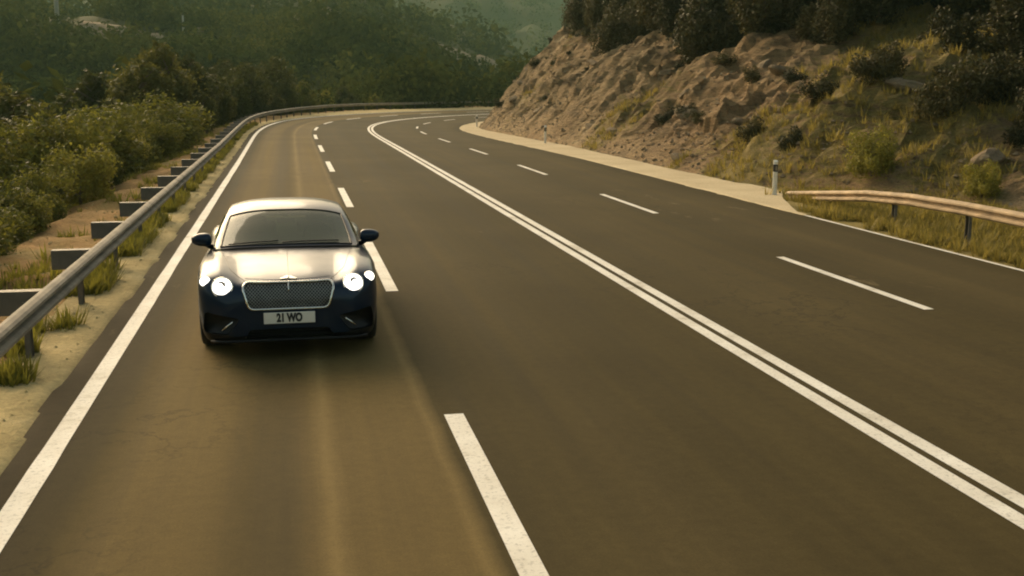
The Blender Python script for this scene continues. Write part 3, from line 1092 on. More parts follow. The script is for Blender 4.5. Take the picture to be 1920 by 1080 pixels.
    A = [[bm.verts.new(top(x, y, .003)[0]) for x in np.linspace(-.76, .76, 21)] for y in (1.43, 1.455)]
    for k in range(20): bm.faces.new((A[0][k], A[0][k + 1], A[1][k + 1], A[1][k]))
    from_bm('scuttle', bm, M['trim'], car)
    for sx, x0, x1 in ((1, -.05, .60), (1, -.66, -.10)):
        P = [G(1.53 + .03 * t, np.interp(t, [0, 1], [x0, x1]) / .80) + Vector((0, -.012, .012)) for t in np.linspace(0, 1, 8)]
        tube_obj('wiper', P, .008, M['trim'], car, 6)

    # ---- wing mirrors
    for sx in (-1, 1):
        mr = empty('wing_mirror', (0, 0, 0), 0, car)
        bm = bmesh.new()
        bmesh.ops.create_uvsphere(bm, u_segments=20, v_segments=12, radius=1)
        for v in bm.verts:
            x, y, z = v.co
            f = 1.0 - .22 * x
            v.co = Vector((sx * (.968 + .118 * np.sign(x) * abs(x) ** .75), 1.70 + .075 * y + .03 * x, 1.060 + .076 * f * np.sign(z) * abs(z) ** .75))
        from_bm('mirror_shell', bm, M['car_paint'], mr, True)
        bm = bmesh.new()
        bmesh.ops.create_circle(bm, cap_ends=True, segments=20, radius=1)
        for v in bm.verts:
            x, z = v.co.x, v.co.y
            v.co = Vector((sx * (.968 + .095 * x), 1.778 + .03 * x, 1.060 + .060 * z))
        from_bm('mirror_glass', bm, M['chrome'], mr)
        tube_obj('mirror_arm', [(sx * .85, 1.76, .960), (sx * .90, 1.73, .985), (sx * .945, 1.715, 1.02)], [.035, .026, .030], M['trim'], mr, 8)

    # ---- cabin
    bm = bmesh.new()
    A = [[bm.verts.new((x, y, .998 + (.03 if y < 2.0 else -.0) - .02 * (x / .75) ** 2)) for x in np.linspace(-.76, .76, 13)] for y in (1.56, 1.75, 1.95, 2.05)]
    for i in range(3):
        for k in range(12): bm.faces.new((A[i][k], A[i][k + 1], A[i + 1][k + 1], A[i + 1][k]))
    from_bm('dashboard', bm, M['dash'], car, True)
    box_obj('cabin_floor', (0, 3.15, 1.000), (1.36, 2.15, .012), M['dash'], car)
    for sx in (-1, 1):
        st = empty('seat', (0, 0, 0), 0, car)
        box_obj('backrest', (sx * .37, 2.72, 1.05), (.48, .14, .20), M['leather'], st, .05, 3)
        box_obj('headrest', (sx * .37, 2.76, 1.195), (.25, .10, .13), M['leather'], st, .035, 3)
    bm = bmesh.new()
    ptsw = [(.37 + .17 * math.cos(t), 2.10 + .05 * math.sin(t), 1.02 + .15 * math.sin(t)) for t in np.linspace(-.2, math.pi + .2, 16)]
    bm_tube(bm, ptsw, .014, 6)
    from_bm('steering_wheel', bm, M['trim'], car, True)
    rm = box_obj('rear_view_mirror', (0, 2.17, 1.205), (.22, .03, .06), M['trim'], car, .012, 2)
    bm = bmesh.new()
    vs = [bm.verts.new(G(y, u) + Vector((0, .012, -.012))) for y, u in ((2.275, -.13), (2.275, .13), (2.12, .0))]
    bm.faces.new(vs)
    from_bm('sensor_cover', bm, M['trim'], car)
    for sx in (-1, 1):
        bm = bmesh.new()
        vs = [bm.verts.new(G(y, sx * u) + Vector((0, .02, -.02))) for y, u in ((2.25, .20), (2.25, .42), (2.17, .40), (2.17, .10))]
        bm.faces.new(vs)
        from_bm('sun_visor', bm, M['visor'], car)
    # door seams and handles on the flanks
    for sx in (-1, 1):
        def side(y, z):
            loc, nrm, i, d = bvh.ray_cast(Vector((sx * 3, y, z)), Vector((-sx, 0, 0)))
            return loc + nrm * .0005
        for yy in (1.52, 3.02):
            tube_obj('door_seam', [side(yy + .05 * (z - .5), z) for z in np.linspace(.30, .90, 8)], .0035, M['trim'], car, 5)
        tube_obj('door_seam', [side(y, .29) for y in np.linspace(1.51, 3.01, 8)], .0035, M['trim'], car, 5)
        tube_obj('door_handle', [side(y, .79) + Vector((sx * .012, 0, 0)) for y in (2.68, 2.77, 2.86)], .011, M['chrome'], car, 6)
        # tail lamp
        bm = bmesh.new()
        bmesh.ops.create_uvsphere(bm, u_segments=16, v_segments=8, radius=1, matrix=Matrix.Translation((sx * .60, 4.80, .76)) @ Matrix.Diagonal((.14, .06, .055, 1)))
        from_bm('tail_light', bm, simple('tail_lens', (0.25, 0.01, 0.01), 0.2, 0, .1, 5), car, True)

    # ---- wheels
    def wheel(x, y):
        w = empty('wheel', (x, y, .362), 0, car)
        s = 1 if x > 0 else -1
        bm = bmesh.new()
        n = 48
        prof = [(-.13, .265), (-.135, .30), (-.125, .340), (-.10, .358), (0, .362), (.10, .358), (.125, .340), (.135, .30), (.13, .265)]
        rg = [[bm.verts.new((a, r * math.cos(2 * math.pi * k / n), r * math.sin(2 * math.pi * k / n))) for k in range(n)] for a, r in prof]
        for r0, r1 in zip(rg, rg[1:]):
            for k in range(n): bm.faces.new((r0[k], r0[(k + 1) % n], r1[(k + 1) % n], r1[k]))
        from_bm('tyre', bm, M['rubber'], w, True)
        bm = bmesh.new()
        prof = [(s * .128, .268), (s * .110, .252), (s * .03, .245), (s * -.12, .255)]
        rg = [[bm.verts.new((a, r * math.cos(2 * math.pi * k / n), r * math.sin(2 * math.pi * k / n))) for k in range(n)] for a, r in prof]
        for r0, r1 in zip(rg, rg[1:]):
            for k in range(n): bm.faces.new((r0[k], r0[(k + 1) % n], r1[(k + 1) % n], r1[k]))
        for k in range(10):
            t = 2 * math.pi * k / 10
            bm_tube(bm, [(s * .085, .045 * math.cos(t), .045 * math.sin(t)), (s * .112, .25 * math.cos(t + .06), .25 * math.sin(t + .06))], [.022, .014], 6)
        bm_tube(bm, [(s * .03, 0, 0), (s * .11, 0, 0)], [.06, .045], 16)
        from_bm('rim', bm, M['dark_chrome'], w, True)
    for sx in (-1, 1):
        wheel(sx * .815, .90)
        wheel(sx * .825, 3.75)
    box_obj('underbody_shade_panel', (0, 2.4, .172), (1.1, 4.2, .02), M['trim'], car)  # black panel added to darken the space under the car
    return car
build_car()

# ------------------------------------------------------------------ guardrails
# W-beam profile: (out towards the road, up), both faces
WP = [(-0.005, 0.155), (0.020, 0.150), (0.060, 0.128), (0.083, 0.100), (0.083, 0.062), (0.045, 0.036), (0.0, 0.016), (0.0, -0.016),
      (0.045, -0.036), (0.083, -0.062), (0.083, -0.100), (0.060, -0.128), (0.020, -0.150), (-0.005, -0.155)]
def w_beam(name, s, off, ztop, side, mat, parent):
    n = len(WP)
    prof = WP + [(a - 0.006, b) for a, b in WP[::-1]]
    V = []
    for a, b in prof:
        P = road_pt(s, off + side * a)
        P[:, 2] = road_z(s, off) + ztop - 0.125 + b * 0.80
        V.append(P)
    V = np.stack(V, 1)
    me = mesh_np(name, V.reshape(-1, 3), grid_faces(len(s), len(prof), True), False)
    return obj(name, me, mat, parent)

def c_post(name, p, ang, h, mat, parent, mesh=None):
    if mesh is None:
        bm = bmesh.new()
        bm_box(bm, (0, 0, h / 2 - 0.35), (0.010, 0.12, h + 0.7))
        bm_box(bm, (0.030, 0.055, h / 2 - 0.35), (0.052, 0.010, h + 0.698))
        bm_box(bm, (0.030, -0.055, h / 2 - 0.35), (0.052, 0.010, h + 0.698))
        o = from_bm(name, bm, mat, parent)
    else:
        o = bpy.data.objects.new(name, mesh)
        link(o, parent)
    o.location = p
    o.rotation_euler = (0, 0, -ang)
    return o

gl = empty('guardrail', tuple(road_pt(12, -7.5)))
tag(gl, 'long galvanised guardrail on posts curving along the outer left edge of the road', 'guardrail')
def child_world(o, root):           # keep world placement of a part under a moved root
    o.matrix_parent_inverse = Matrix.Translation(-root.location)
s_r = np.concatenate([np.arange(-9, 60, 1.0), np.arange(60, 172, 1.0)])
b = w_beam('rail_beam', s_r, rail_off(s_r), 0.76, 1, M['steel'], gl)
child_world(b, gl)
pm = bmm = None
for k in range(-6, 54):
    s = 11.6 + 3.0 * k
    ro = float(rail_off(s))
    ang = float(li(LH, s))
    base = road_pt(s, ro - 0.22)
    base[2] = float(road_z(s, ro))
    o = c_post('post', tuple(base), ang, 0.62, M['steel_d'], gl, pm)
    pm = o.data
    child_world(o, gl)
    # deep box-shaped outrigger that holds the beam off the post
    if bmm is None:
        bm = bmesh.new()
        bm_box(bm, (-0.06, 0, 0), (0.50, 0.012, 0.24))
        bm_box(bm, (-0.06, 0.07, 0.120), (0.50, 0.15, 0.010))
        bm_box(bm, (-0.06, 0.07, -0.120), (0.50, 0.15, 0.010))
        bm_box(bm, (-0.306, 0.07, 0), (0.010, 0.13, 0.23))
        q = from_bm('spacer_bracket', bm, M['steel_d'], gl)
        bmm = q.data
    else:
        q = bpy.data.objects.new('spacer_bracket', bmm)
        link(q, gl)
    q.location = (base[0], base[1], base[2] + 0.60)
    q.rotation_euler = (0, 0, -ang)
    child_world(q, gl)

gr = empty('guardrail', tuple(road_pt(18, 7.1)))
tag(gr, 'short weathered guardrail on the right with its end sloping down into the shoulder', 'guardrail')
s_q = np.arange(-9, 26.6, 0.5)
off_q = np.interp(s_q, [-9, 15, 19, 22, 26.6], [6.95, 6.98, 7.12, 7.35, 7.85])
zt_q = np.interp(s_q, [-9, 17.5, 19.5, 21.5, 26.0, 26.6], [0.76, 0.76, 0.72, 0.60, 0.16, 0.10])
o = w_beam('rail_beam', s_q, off_q, zt_q, -1, M['steel_tan'], gr)
child_world(o, gr)
pm2 = None
for s in (-6.5, -3.5, -0.5, 2.5, 5.5, 8.5, 11.5, 14.5, 17.5, 20.3):
    ro = float(np.interp(s, s_q, off_q))
    h = float(np.interp(s, s_q, zt_q)) - 0.06
    base = road_pt(s, ro + 0.09)
    if h < 0.6:
        base[2] -= 0.62 - h
    o = c_post('post', tuple(base), math.pi + float(li(LH, s)), 0.66, M['steel_d'], gr, pm2)
    pm2 = o.data
    child_world(o, gr)

# ------------------------------------------------------------------ marker posts
def marker_post(s, o, label):
    p = road_pt(s, o)
    r = empty('marker_post', tuple(p), -float(li(LH, s)))
    def seg(name, z0, z1, g, mat):
        bm = bmesh.new()
        n = 12
        rings = []
        for z in (z0, z1):
            ring = []
            for k in range(n):
                t = 2 * math.pi * k / n
                zz = z
                if z >= 1.02: zz = z - 0.05 * (0.5 - 0.5 * math.sin(t))
                ring.append(bm.verts.new(((0.062 + g) * math.cos(t), (0.050 + g) * math.sin(t), zz)))
            rings.append(ring)
        for k in range(n):
            bm.faces.new((rings[0][k], rings[0][(k + 1) % n], rings[1][(k + 1) % n], rings[1][k]))
        bm.faces.new(rings[0][::-1]); bm.faces.new(rings[1])
        return from_bm(name, bm, mat, r)
    seg('post_body', -0.2, 0.70, 0, M['white_plastic'])
    seg('black_band', 0.70, 0.91, 0.002, M['black_plastic'])
    seg('post_cap', 0.91, 1.04, 0, M['white_plastic'])
    r.scale = (1, 1, 0.88)
    rf = box_obj('reflector', (0, -0.053, 0.80), (0.045, 0.008, 0.13), M['steel'], r)
    tag(r, label, 'marker post', 'marker posts along the right shoulder')
marker_post(26.5, 7.45, 'white marker post with black band beside the end of the right guardrail')
marker_post(55.0, 7.85, 'white marker post with black band midway along the rock slope')
marker_post(87.5, 7.45, 'small far white marker post with black band where the road bends behind the rock')

# ------------------------------------------------------------------ vegetation
def leaf_quads(pts, nrm, size, r, up=0.35):
    """one quad per point, facing roughly outward"""
    n = len(pts)
    d = nrm + r.normal(size=(n, 3)) * 0.75
    d /= np.linalg.norm(d, axis=1, keepdims=True) + 1e-9
    t = np.cross(d, r.normal(size=(n, 3)))
    t /= np.linalg.norm(t, axis=1, keepdims=True) + 1e-9
    b = np.cross(d, t)
    sz = size * r.uniform(0.55, 1.35, (n, 1))
    a, c = t * sz, b * sz * r.uniform(0.4, 0.75, (n, 1))
    V = np.stack([pts - a, pts - c * 0.9, pts + a, pts + c], 1).reshape(-1, 3)
    F = np.arange(n * 4).reshape(-1, 4)
    return V, F

def crown(name, lobes, n, leaf, seed, mat):
    r = np.random.default_rng(seed)
    L = np.array(lobes, float)
    w = (L[:, 3] * L[:, 4] + L[:, 3] * L[:, 5])
    w /= w.sum()
    k = r.choice(len(L), n, p=w)
    d = r.normal(size=(n, 3))
    d /= np.linalg.norm(d, axis=1, keepdims=True)
    # twig clusters: pull directions towards a few hundred sprays
    rad = 1 - np.abs(r.normal(0, 0.22, (n, 1)))
    lump = 1 + 0.30 * np.sin(d[:, :1] * 5 + k[:, None]) * np.sin(d[:, 1:2] * 6 + k[:, None] * 2) + 0.15 * r.normal(size=(n, 1)) * (r.random((n, 1)) < 0.15)
    pts = L[k, :3] + d * L[k, 3:6] * rad * lump
    pts[:, 2] = np.maximum(pts[:, 2], 0.05)
    V, F = leaf_quads(pts, d, leaf, r)
    me = mesh_np(name, V, F, False)
    me.materials.append(mat)
    return me

def trunk_mesh(name, h, r0, limbs, seed):
    r = random.Random(seed)
    bm = bmesh.new()
    pts = [(0, 0, -0.6)]
    x = y = 0
    for i in range(1, 6):
        x += r.uniform(-.06, .06) * h; y += r.uniform(-.06, .06) * h
        pts.append((x, y, h * i / 5))
    bm_tube(bm, pts, [r0 * 1.25, r0, r0 * .85, r0 * .65, r0 * .45, r0 * .2], 7)
    for q in range(limbs):
        i = r.randint(1, 4)
        p = Vector(pts[i])
        a = r.uniform(0, 6.28)
        L = h * r.uniform(.25, .45)
        d = Vector((math.cos(a), math.sin(a), r.uniform(.4, 1.1))).normalized()
        bm_tube(bm, [p, p + d * L * .5 + Vector((0, 0, .03 * h)), p + d * L], [r0 * .5, r0 * .32, r0 * .1], 5)
    me = bpy.data.meshes.new(name)
    bmesh.ops.recalc_face_normals(bm, faces=bm.faces)
    bm.to_mesh(me); bm.free()
    me.materials.append(M['bark'])
    return me

def lobes_bush(seed, h=1.0, w=0.62):
    r = random.Random(seed)
    out = [(0, 0, h * .42, w * .6, w * .6, h * .40)]
    for i in range(9):
        a = r.uniform(0, 6.28); q = r.uniform(.25, .62) * w
        s = r.uniform(.20, .36)
        z = r.uniform(.25, .85) * h
        out.append((q * math.cos(a), q * math.sin(a), z, s * w * 1.1, s * w * 1.1, s * h * r.uniform(.7, 1.1)))
    return out
def lobes_tree(seed, h=1.0, w=0.30, low=0.18):
    r = random.Random(seed)
    out = []
    n = 15
    for i in range(n):
        t = i / (n - 1)
        z = low + (0.94 - low) * t
        ww = w * (math.sin(math.pi * (0.16 + 0.80 * t)) ** 0.8)
        a = i * 2.4 + r.uniform(-.6, .6)
        q = ww * r.uniform(.30, .72)
        s = ww * r.uniform(.45, .72)
        out.append((q * math.cos(a), q * math.sin(a), z * h, s, s, s * r.uniform(.75, 1.25)))
    return out

PROTO = {}
def make_proto(kind, lobes, n, leaf, seed, mat, th, tr, limbs):
    PROTO[kind] = (crown(kind + '_crown', lobes, n, leaf, seed, mat), trunk_mesh(kind + '_trunk', th, tr, limbs, seed))
for i in range(4):
    make_proto('bush%d' % i, lobes_bush(100 + i, 1, 0.60 + 0.06 * i), 6000, 0.026, 200 + i, M['leaf_bush'], 0.6, 0.022, 6)
    make_proto('thick%d' % i, lobes_bush(160 + i, 1, 0.52 + 0.05 * i), 9000, 0.0185, 260 + i, M['leaf_bush'], 0.7, 0.020, 8)
for i in range(3):
    make_proto('tree%d' % i, lobes_tree(120 + i, 1, 0.27 + 0.035 * i), 6500, 0.020, 220 + i, M['leaf_dark'], 0.85, 0.022, 8)
for i in range(2):
    make_proto('light%d' % i, lobes_tree(130 + i, 1, 0.25 + 0.03 * i), 6000, 0.0175, 230 + i, M['leaf_bush'], 0.85, 0.018, 8)
for i in range(3):
    make_proto('slope%d' % i, lobes_tree(140 + i, 1, 0.33 + 0.03 * i, 0.12), 6500, 0.022, 240 + i, M['leaf_slope'], 0.8, 0.024, 8)
for i in range(2):
    make_proto('scrub%d' % i, lobes_bush(150 + i, 1, 0.75), 2200, 0.045, 250 + i, M['leaf_slope'], 0.5, 0.02, 5)

def plant(kind, name, loc, h, wide, label, cat, group=None, rz=None):
    cm, tm = PROTO[kind]
    o = empty(name, (loc[0], loc[1], loc[2]), random.uniform(0, 6.28) if rz is None else rz)
    o.scale = (h * wide, h * wide, h)
    c = bpy.data.objects.new('crown' if 'tree' in name else 'foliage', cm)
    link(c, o)
    t = bpy.data.objects.new('trunk' if 'tree' in name else 'stem', tm)
    link(t, o)
    tag(o, label, cat, group)
    return o

def gz(x, y):
    return float(ground_z(np.array([x]), np.array([y]))[0][0])

def slope_place(s):
    if s > 75: return 'at the far left corner of the rock slope'
    if s > 52: return 'above the bare rock by the middle marker post'
    if s > 40: return 'between the bare rock face and the dry clearing'
    if s > 29: return 'beside and above the dry grass clearing'
    return 'on the slope above the right guardrail'
def left_place(s):
    if s < 20: return 'at the left picture edge nearest the camera'
    if s < 27: return 'a little farther on than the nearest rail brackets'
    if s < 36: return 'level with the middle of the straight left rail'
    if s < 46: return 'towards the far end of the straight left rail'
    if s < 62: return 'just before the left rail starts to bend'
    if s < 76: return 'where the left rail starts to bend'
    if s < 92: return 'behind the first half of the bend'
    if s < 108: return 'behind the second half of the bend'
    return 'far round the bend near the rock slope'
# thicket on the falling ground left of the guardrail
NV = 0
def left_plants():
    r = random.Random(11)
    taken = []
    def ok(x, y, d):
        for (a, b_, c) in taken:
            if (a - x) ** 2 + (b_ - y) ** 2 < (d * 0.5 + c * 0.5) ** 2: return False
        taken.append((x, y, d)); return True
    # front row of bushes, right behind the dirt bank
    for k in range(2600):
        s = r.uniform(13, 62) if k < 1500 else r.uniform(60, 165)
        d = r.uniform(2.6, 7.0) if k < 700 else r.uniform(4.0, 30)
        if s > 60: d = r.uniform(2.0, 28)
        o = float(rail_off(s)) - d
        P = road_pt(s, o)
        x, y = P[0], P[1]
        # only what the picture can show
        az = math.atan2(x, y)
        if az < -0.36 or az > 0.24: continue
        if s > 132 or (s > 60 and d > 13): continue
        near = d < 7.0
        if near and s < 60:
            h = r.uniform(0.8, 2.9) * (0.70 + 0.07 * d)
            if s < 32: h = min(h, 1.0 + 0.028 * s + 0.10 * d)
            sp = 1.15
        elif s < 60:
            h = min(2.4 + 0.36 * d + r.uniform(-1.1, 1.5), 8.0)
            if s < 40: h = min(h, 0.9 + 0.05 * s + 0.14 * d)
            if r.random() < .10: h *= 1.25
            sp = h * .50
        else:
            h = r.uniform(3.6, 6.8) if d > 3.5 else r.uniform(1.6, 3.4)
            if s > 105: h *= 0.78
            sp = h * .42
        if not ok(x, y, sp): continue
        z = gz(x, y) - 0.05
        if s < 60 and s > 22 and r.random() < (.13 if near else .30):
            plant('tree%d' % r.randint(0, 2), 'dark_shrub', (x, y, z), h * r.uniform(1.0, 1.35), r.uniform(1.1, 1.6),
                  ('dark green shrub beside the dirt bank, ' if near else 'tall dark green shrub behind the bushes, ') + left_place(s), 'shrub',
                  ('front dark shrubs ' if near else 'inner dark shrubs ') + left_place(s))
        elif near and s < 60:
            k2 = r.randint(0, 3)
            plant('bush%d' % k2, 'bush', (x, y, z), h, r.uniform(1.0, 1.4),
                  'low leafy bush beside the dirt bank, ' + left_place(s), 'bush', 'front bushes ' + left_place(s))
        elif s < 60:
            if r.random() < .62:
                plant('thick%d' % r.randint(0, 3), 'bush', (x, y, z), h, r.uniform(.75, 1.05),
                      'tall dense bush behind the front bushes, ' + left_place(s), 'bush', 'inner bushes ' + left_place(s))
            else:
                plant('light%d' % r.randint(0, 1), 'young_tree', (x, y, z), h * 1.12, r.uniform(.9, 1.25),
                      'slender light green young tree, ' + left_place(s), 'tree', 'young trees ' + left_place(s))
        else:
            if r.random() < .72:
                plant('tree%d' % r.randint(0, 2), 'tree', (x, y, z), h, r.uniform(.85, 1.25),
                      ('dark front tree ' if d < 6 else 'dark rear tree ') + left_place(s), 'tree', ('front trees ' if d < 6 else 'rear trees ') + left_place(s))
            else:
                plant('light%d' % r.randint(0, 1), 'young_tree', (x, y, z), h * .85, r.uniform(.9, 1.3),
                      'lighter green young tree ' + left_place(s), 'tree', 'light trees ' + left_place(s))
    return len(taken)
n_left = left_plants()

# trees and scrub above and on the rock slope
def slope_plants():
    r = random.Random(23)
    n = 0
    taken = []
    for k in range(900):
        s = r.uniform(16, 118)
        lo = float(np.interp(s, [16, 26, 36, 45, 60, 80, 100], [7.6, 7.8, 8.5, 7.0, 6.6, 7.6, 7.8]))
        d = lo + abs(r.gauss(0, 1)) * 7
        if d > 19: continue
        x, y, z = slope_point(s, d)
        h = r.uniform(3.4, 5.6)
        if d < lo + 1.8: h *= r.uniform(0.40, 0.85)
        if any((a - x) ** 2 + (b_ - y) ** 2 < (0.36 * max(h, c)) ** 2 for a, b_, c in taken): continue
        # keep the dry clearing in the middle of the slope open
        if 31 < s < 41 and d < 12.5: continue
        taken.append((x, y, h))
        n += 1
        plant('slope%d' % r.randint(0, 2), 'slope_tree', (x, y, z - 0.15), h, r.uniform(.9, 1.3),
              ('dark front-row tree of the wood ' if d < lo + 3 else 'dark inner tree of the wood ') + slope_place(s), 'tree', ('front wood trees ' if d < lo + 3 else 'inner wood trees ') + slope_place(s))
    # single trees hanging over the rock face
    for s, d, h, lab in ((64, 5.6, 3.1, 'small olive tree clinging to the left end of the rock face below the wood'),
                         (50.5, 6.2, 3.8, 'dark bushy tree growing low on the rock face between two bare patches'),
                         (88, 8.6, 4.4, 'tall thin tree at the far left corner of the rock slope'),
                         (25.5, 10.2, 3.2, 'dark broad tree standing alone on the slope above the right guardrail')):
        x, y, z = slope_point(s, d)
        plant('slope%d' % r.randint(0, 2), 'slope_tree', (x, y, z - 0.2), h, 1.15, lab, 'tree', 'single trees on the rock slope')
    for k in range(105):
        s = r.uniform(15, 96)
        d = r.uniform(1.0, 11)
        if s > 52 and r.random() < .62: continue
        if s < 52 and d < 2.2 and r.random() < .4: continue
        x, y, z = slope_point(s, d)
        h = r.uniform(0.3, 0.85) * (1.0 if s < 60 else .9)
        plant('scrub%d' % r.randint(0, 1), 'scrub', (x, y, z - 0.08), h, r.uniform(1.0, 1.6),
              ('low shrub near the slope foot ' if d < 4.5 else 'low shrub high up ') + slope_place(s), 'shrub', ('low shrubs ' if d < 4.5 else 'high shrubs ') + slope_place(s))
    for k in range(34):
        s = r.uniform(15, 32)
        d = r.uniform(3.5, 10)
        x, y, z = slope_point(s, d)
        plant('scrub%d' % r.randint(0, 1), 'scrub', (x, y, z - 0.1), r.uniform(.6, 1.5), r.uniform(.9, 1.3),
              'larger dark shrub ' + slope_place(s), 'shrub', 'larger shrubs ' + slope_place(s))
    # the bright leafy shrub by the rail end
    for s, d, h, lab in ((26.4, 0.9, 1.25, 'yellow green leafy shrub behind the sloping end of the right guardrail'),
                         (23.2, 0.8, 0.85, 'low green shrub just behind the right guardrail')):
        x, y, z = slope_point(s, d)
        plant('bush1', 'shrub', (x, y, z - 0.05), h, 1.15, lab, 'shrub')
    return n
n_slope = slope_plants()

# pale tracks cut across the hills
TRACKS = []
def hill_track(name, pix, w, label):
    P = np.array([hit(*p, r0=120) for p in pix])
    t = np.linspace(0, len(P) - 1, 40)
    C = np.stack([np.interp(t, np.arange(len(P)), P[:, k]) for k in range(3)], -1)
    d = np.gradient(C[:, :2], axis=0); d /= np.linalg.norm(d, axis=1, keepdims=True) + 1e-9
    nrm = np.stack([d[:, 1], -d[:, 0]], -1)
    TRACKS.append(C)
    V = []
    for q in (-1, -.3, .3, 1):
        wq = w * (1 + 0.5 * fbm(t * .7, t * 0 + q, 95, 3))
        xy = C[:, :2] + nrm * (q * wq)[:, None]
        z = ground_z(xy[:, 0], xy[:, 1])[0]
        V.append(np.column_stack([xy, z + (1.5 if abs(q) < .9 else -0.5)]))
    V = np.stack(V, 1)
    o = obj(name, mesh_np(name, V.reshape(-1, 3), grid_faces(40, 4), True), M['boulder'])
    tag(o, label, kind='structure')
hill_track('hillside_track', [(822, 97), (860, 108), (900, 120), (940, 129), (985, 139)], 4.0, 'pale earth track cut across the hill behind the bend')
hill_track('hillside_cut', [(150, 66), (185, 60), (225, 66), (265, 74), (300, 79)], 3.0, 'pale bare cut across the wooded hill on the left')

# far woodland: reads as one mass
def woodland():
    r = np.random.default_rng(5)
    n = 23500
    rad = np.concatenate([r.uniform(62, 320, n // 2), r.uniform(300, 1350, n - n // 2)])
    az = r.uniform(-0.42, 0.30, n)
    x, y = rad * np.sin(az), rad * np.cos(az)
    z, s, o = ground_z(x, y)
    h = (2.0 + 5.5 * r.random(n) ** 2.2) * np.where(rad > 330, 1.6, 1.0) * (1 + 0.7 * fbm(x / 26, y / 26, 72, 3))
    dens = fbm(x / 45, y / 45, 71, 3)
    keep = ((o < -20) | ((o < -14) & (s > 75)) | (s > 176)) & ((dens > -0.24) | (rad < 150)) & ~((s < 178) & (o > -14))
    # skip clumps that stand wholly behind a ridge
    ra = np.concatenate([np.arange(60, 330, 4.0), np.arange(330, 1400, 10.0)])
    aa = np.linspace(-0.43, 0.31, 130)
    RR, AA = np.meshgrid(ra, aa, indexing='ij')
    gzv = ground_z(RR * np.sin(AA), RR * np.cos(AA))[0]
    el = np.maximum.accumulate((gzv - CAM_H) / RR, axis=0)
    ia = np.clip(np.round((az + 0.43) / 0.74 * 129).astype(int), 0, 129)
    ir = np.clip(np.searchsorted(ra, rad) - 2, 0, len(ra) - 1)
    keep &= (z + h - CAM_H) / rad > el[ir, ia] - 0.012
    keep &= (z + h - CAM_H) / rad < 0.10
    for T in TRACKS:          # clearings along the tracks, wider on the downhill side
        for c in T:
            rc = math.hypot(c[0], c[1])
            ac = math.atan2(c[0], c[1])
            keep &= ~((np.abs(az - ac) * rc < 3.0) & (rad > rc - (24 if ac > 0 else 8)) & (rad < rc + 3))
    x, y, z, rad, h = x[keep], y[keep], z[keep], rad[keep], h[keep]
    n = len(x)
    W = h * r.uniform(.42, .66, n)
    C0 = np.stack([x, y, z + h * .42], -1)
    Vs, Fs, off = [], [], 0
    for lo, hi, q, k in ((0, 140, 190, .055), (140, 330, 76, .080), (330, 9999, 34, .115)):
        m = (rad >= lo) & (rad < hi)
        nn = int(m.sum())
        if nn == 0: continue
        d = r.normal(size=(nn, q, 3)); d /= np.linalg.norm(d, axis=2, keepdims=True)
        lump = 1 + 0.22 * np.sin(d[..., :1] * 5 + x[m][:, None, None]) * np.sin(d[..., 2:] * 5 + y[m][:, None, None])
        Rr = np.stack([W[m], W[m], h[m] * .56], -1)[:, None, :]
        pts = C0[m][:, None, :] + d * Rr * lump * (1 - np.abs(r.normal(0, .26, (nn, q, 1))))
        sz = np.repeat(h[m], q)[:, None] * k
        V2, F2 = leaf_quads(pts.reshape(-1, 3), d.reshape(-1, 3) * 1.3, sz, r)
        F2 = np.concatenate([F2[:, [0, 1, 2]], F2[:, [0, 2, 3]]]) + off
        Vs.append(V2); Fs.append(F2); off += len(V2)
        print('woodland band', lo, nn, len(F2))
    me = mesh_np('woodland', np.concatenate(Vs), np.concatenate(Fs), False)
    ob = obj('woodland', me, M['leaf_far'])
    tag(ob, 'dense green woodland covering the hills behind the road', 'woodland', kind='stuff')
    print('woodland clumps', n)
woodland()

# loose stones on the left verge
def verge_stones():
    r = np.random.default_rng(61)
    n = 5200
    s = r.uniform(5, 60, n) ** 1.0
    o = -7.10 - np.abs(r.normal(0, .5, n))
    o = np.where(r.random(n) < .35, rail_off(s) - r.uniform(.2, 3.0, n), o)
    P = road_pt(s, o)
    P[:, 2] += bank_left(s, o) + 0.02
    dd = np.maximum(rail_off(s) - 0.30 - o, 0)
    P[:, 2] += 0.30 * np.clip(dd, 0, 1) * fbm(P[:, 0] / 1.6, P[:, 1] / 1.6, 5, 4)
    base = np.array([(1, 0, 0), (-1, 0, 0), (0, 1, 0), (0, -1, 0), (0, 0, .7), (0, 0, -.6)])
    f = np.array([(0, 2, 4), (2, 1, 4), (1, 3, 4), (3, 0, 4), (2, 0, 5), (1, 2, 5), (3, 1, 5), (0, 3, 5)])
    sz = (0.010 + 0.035 * r.random(n) ** 3)[:, None, None]
    V = P[:, None, :] + base[None] * sz * r.uniform(.5, 1.4, (n, 6, 3))
    F = (f[None] + (np.arange(n) * 6)[:, None, None]).reshape(-1, 3)
    ob = obj('verge_stones', mesh_np('verge_stones', V.reshape(-1, 3), F, False), M['gravel'])
    tag(ob, 'loose small stones on the left gravel verge', 'stones', kind='stuff')
verge_stones()

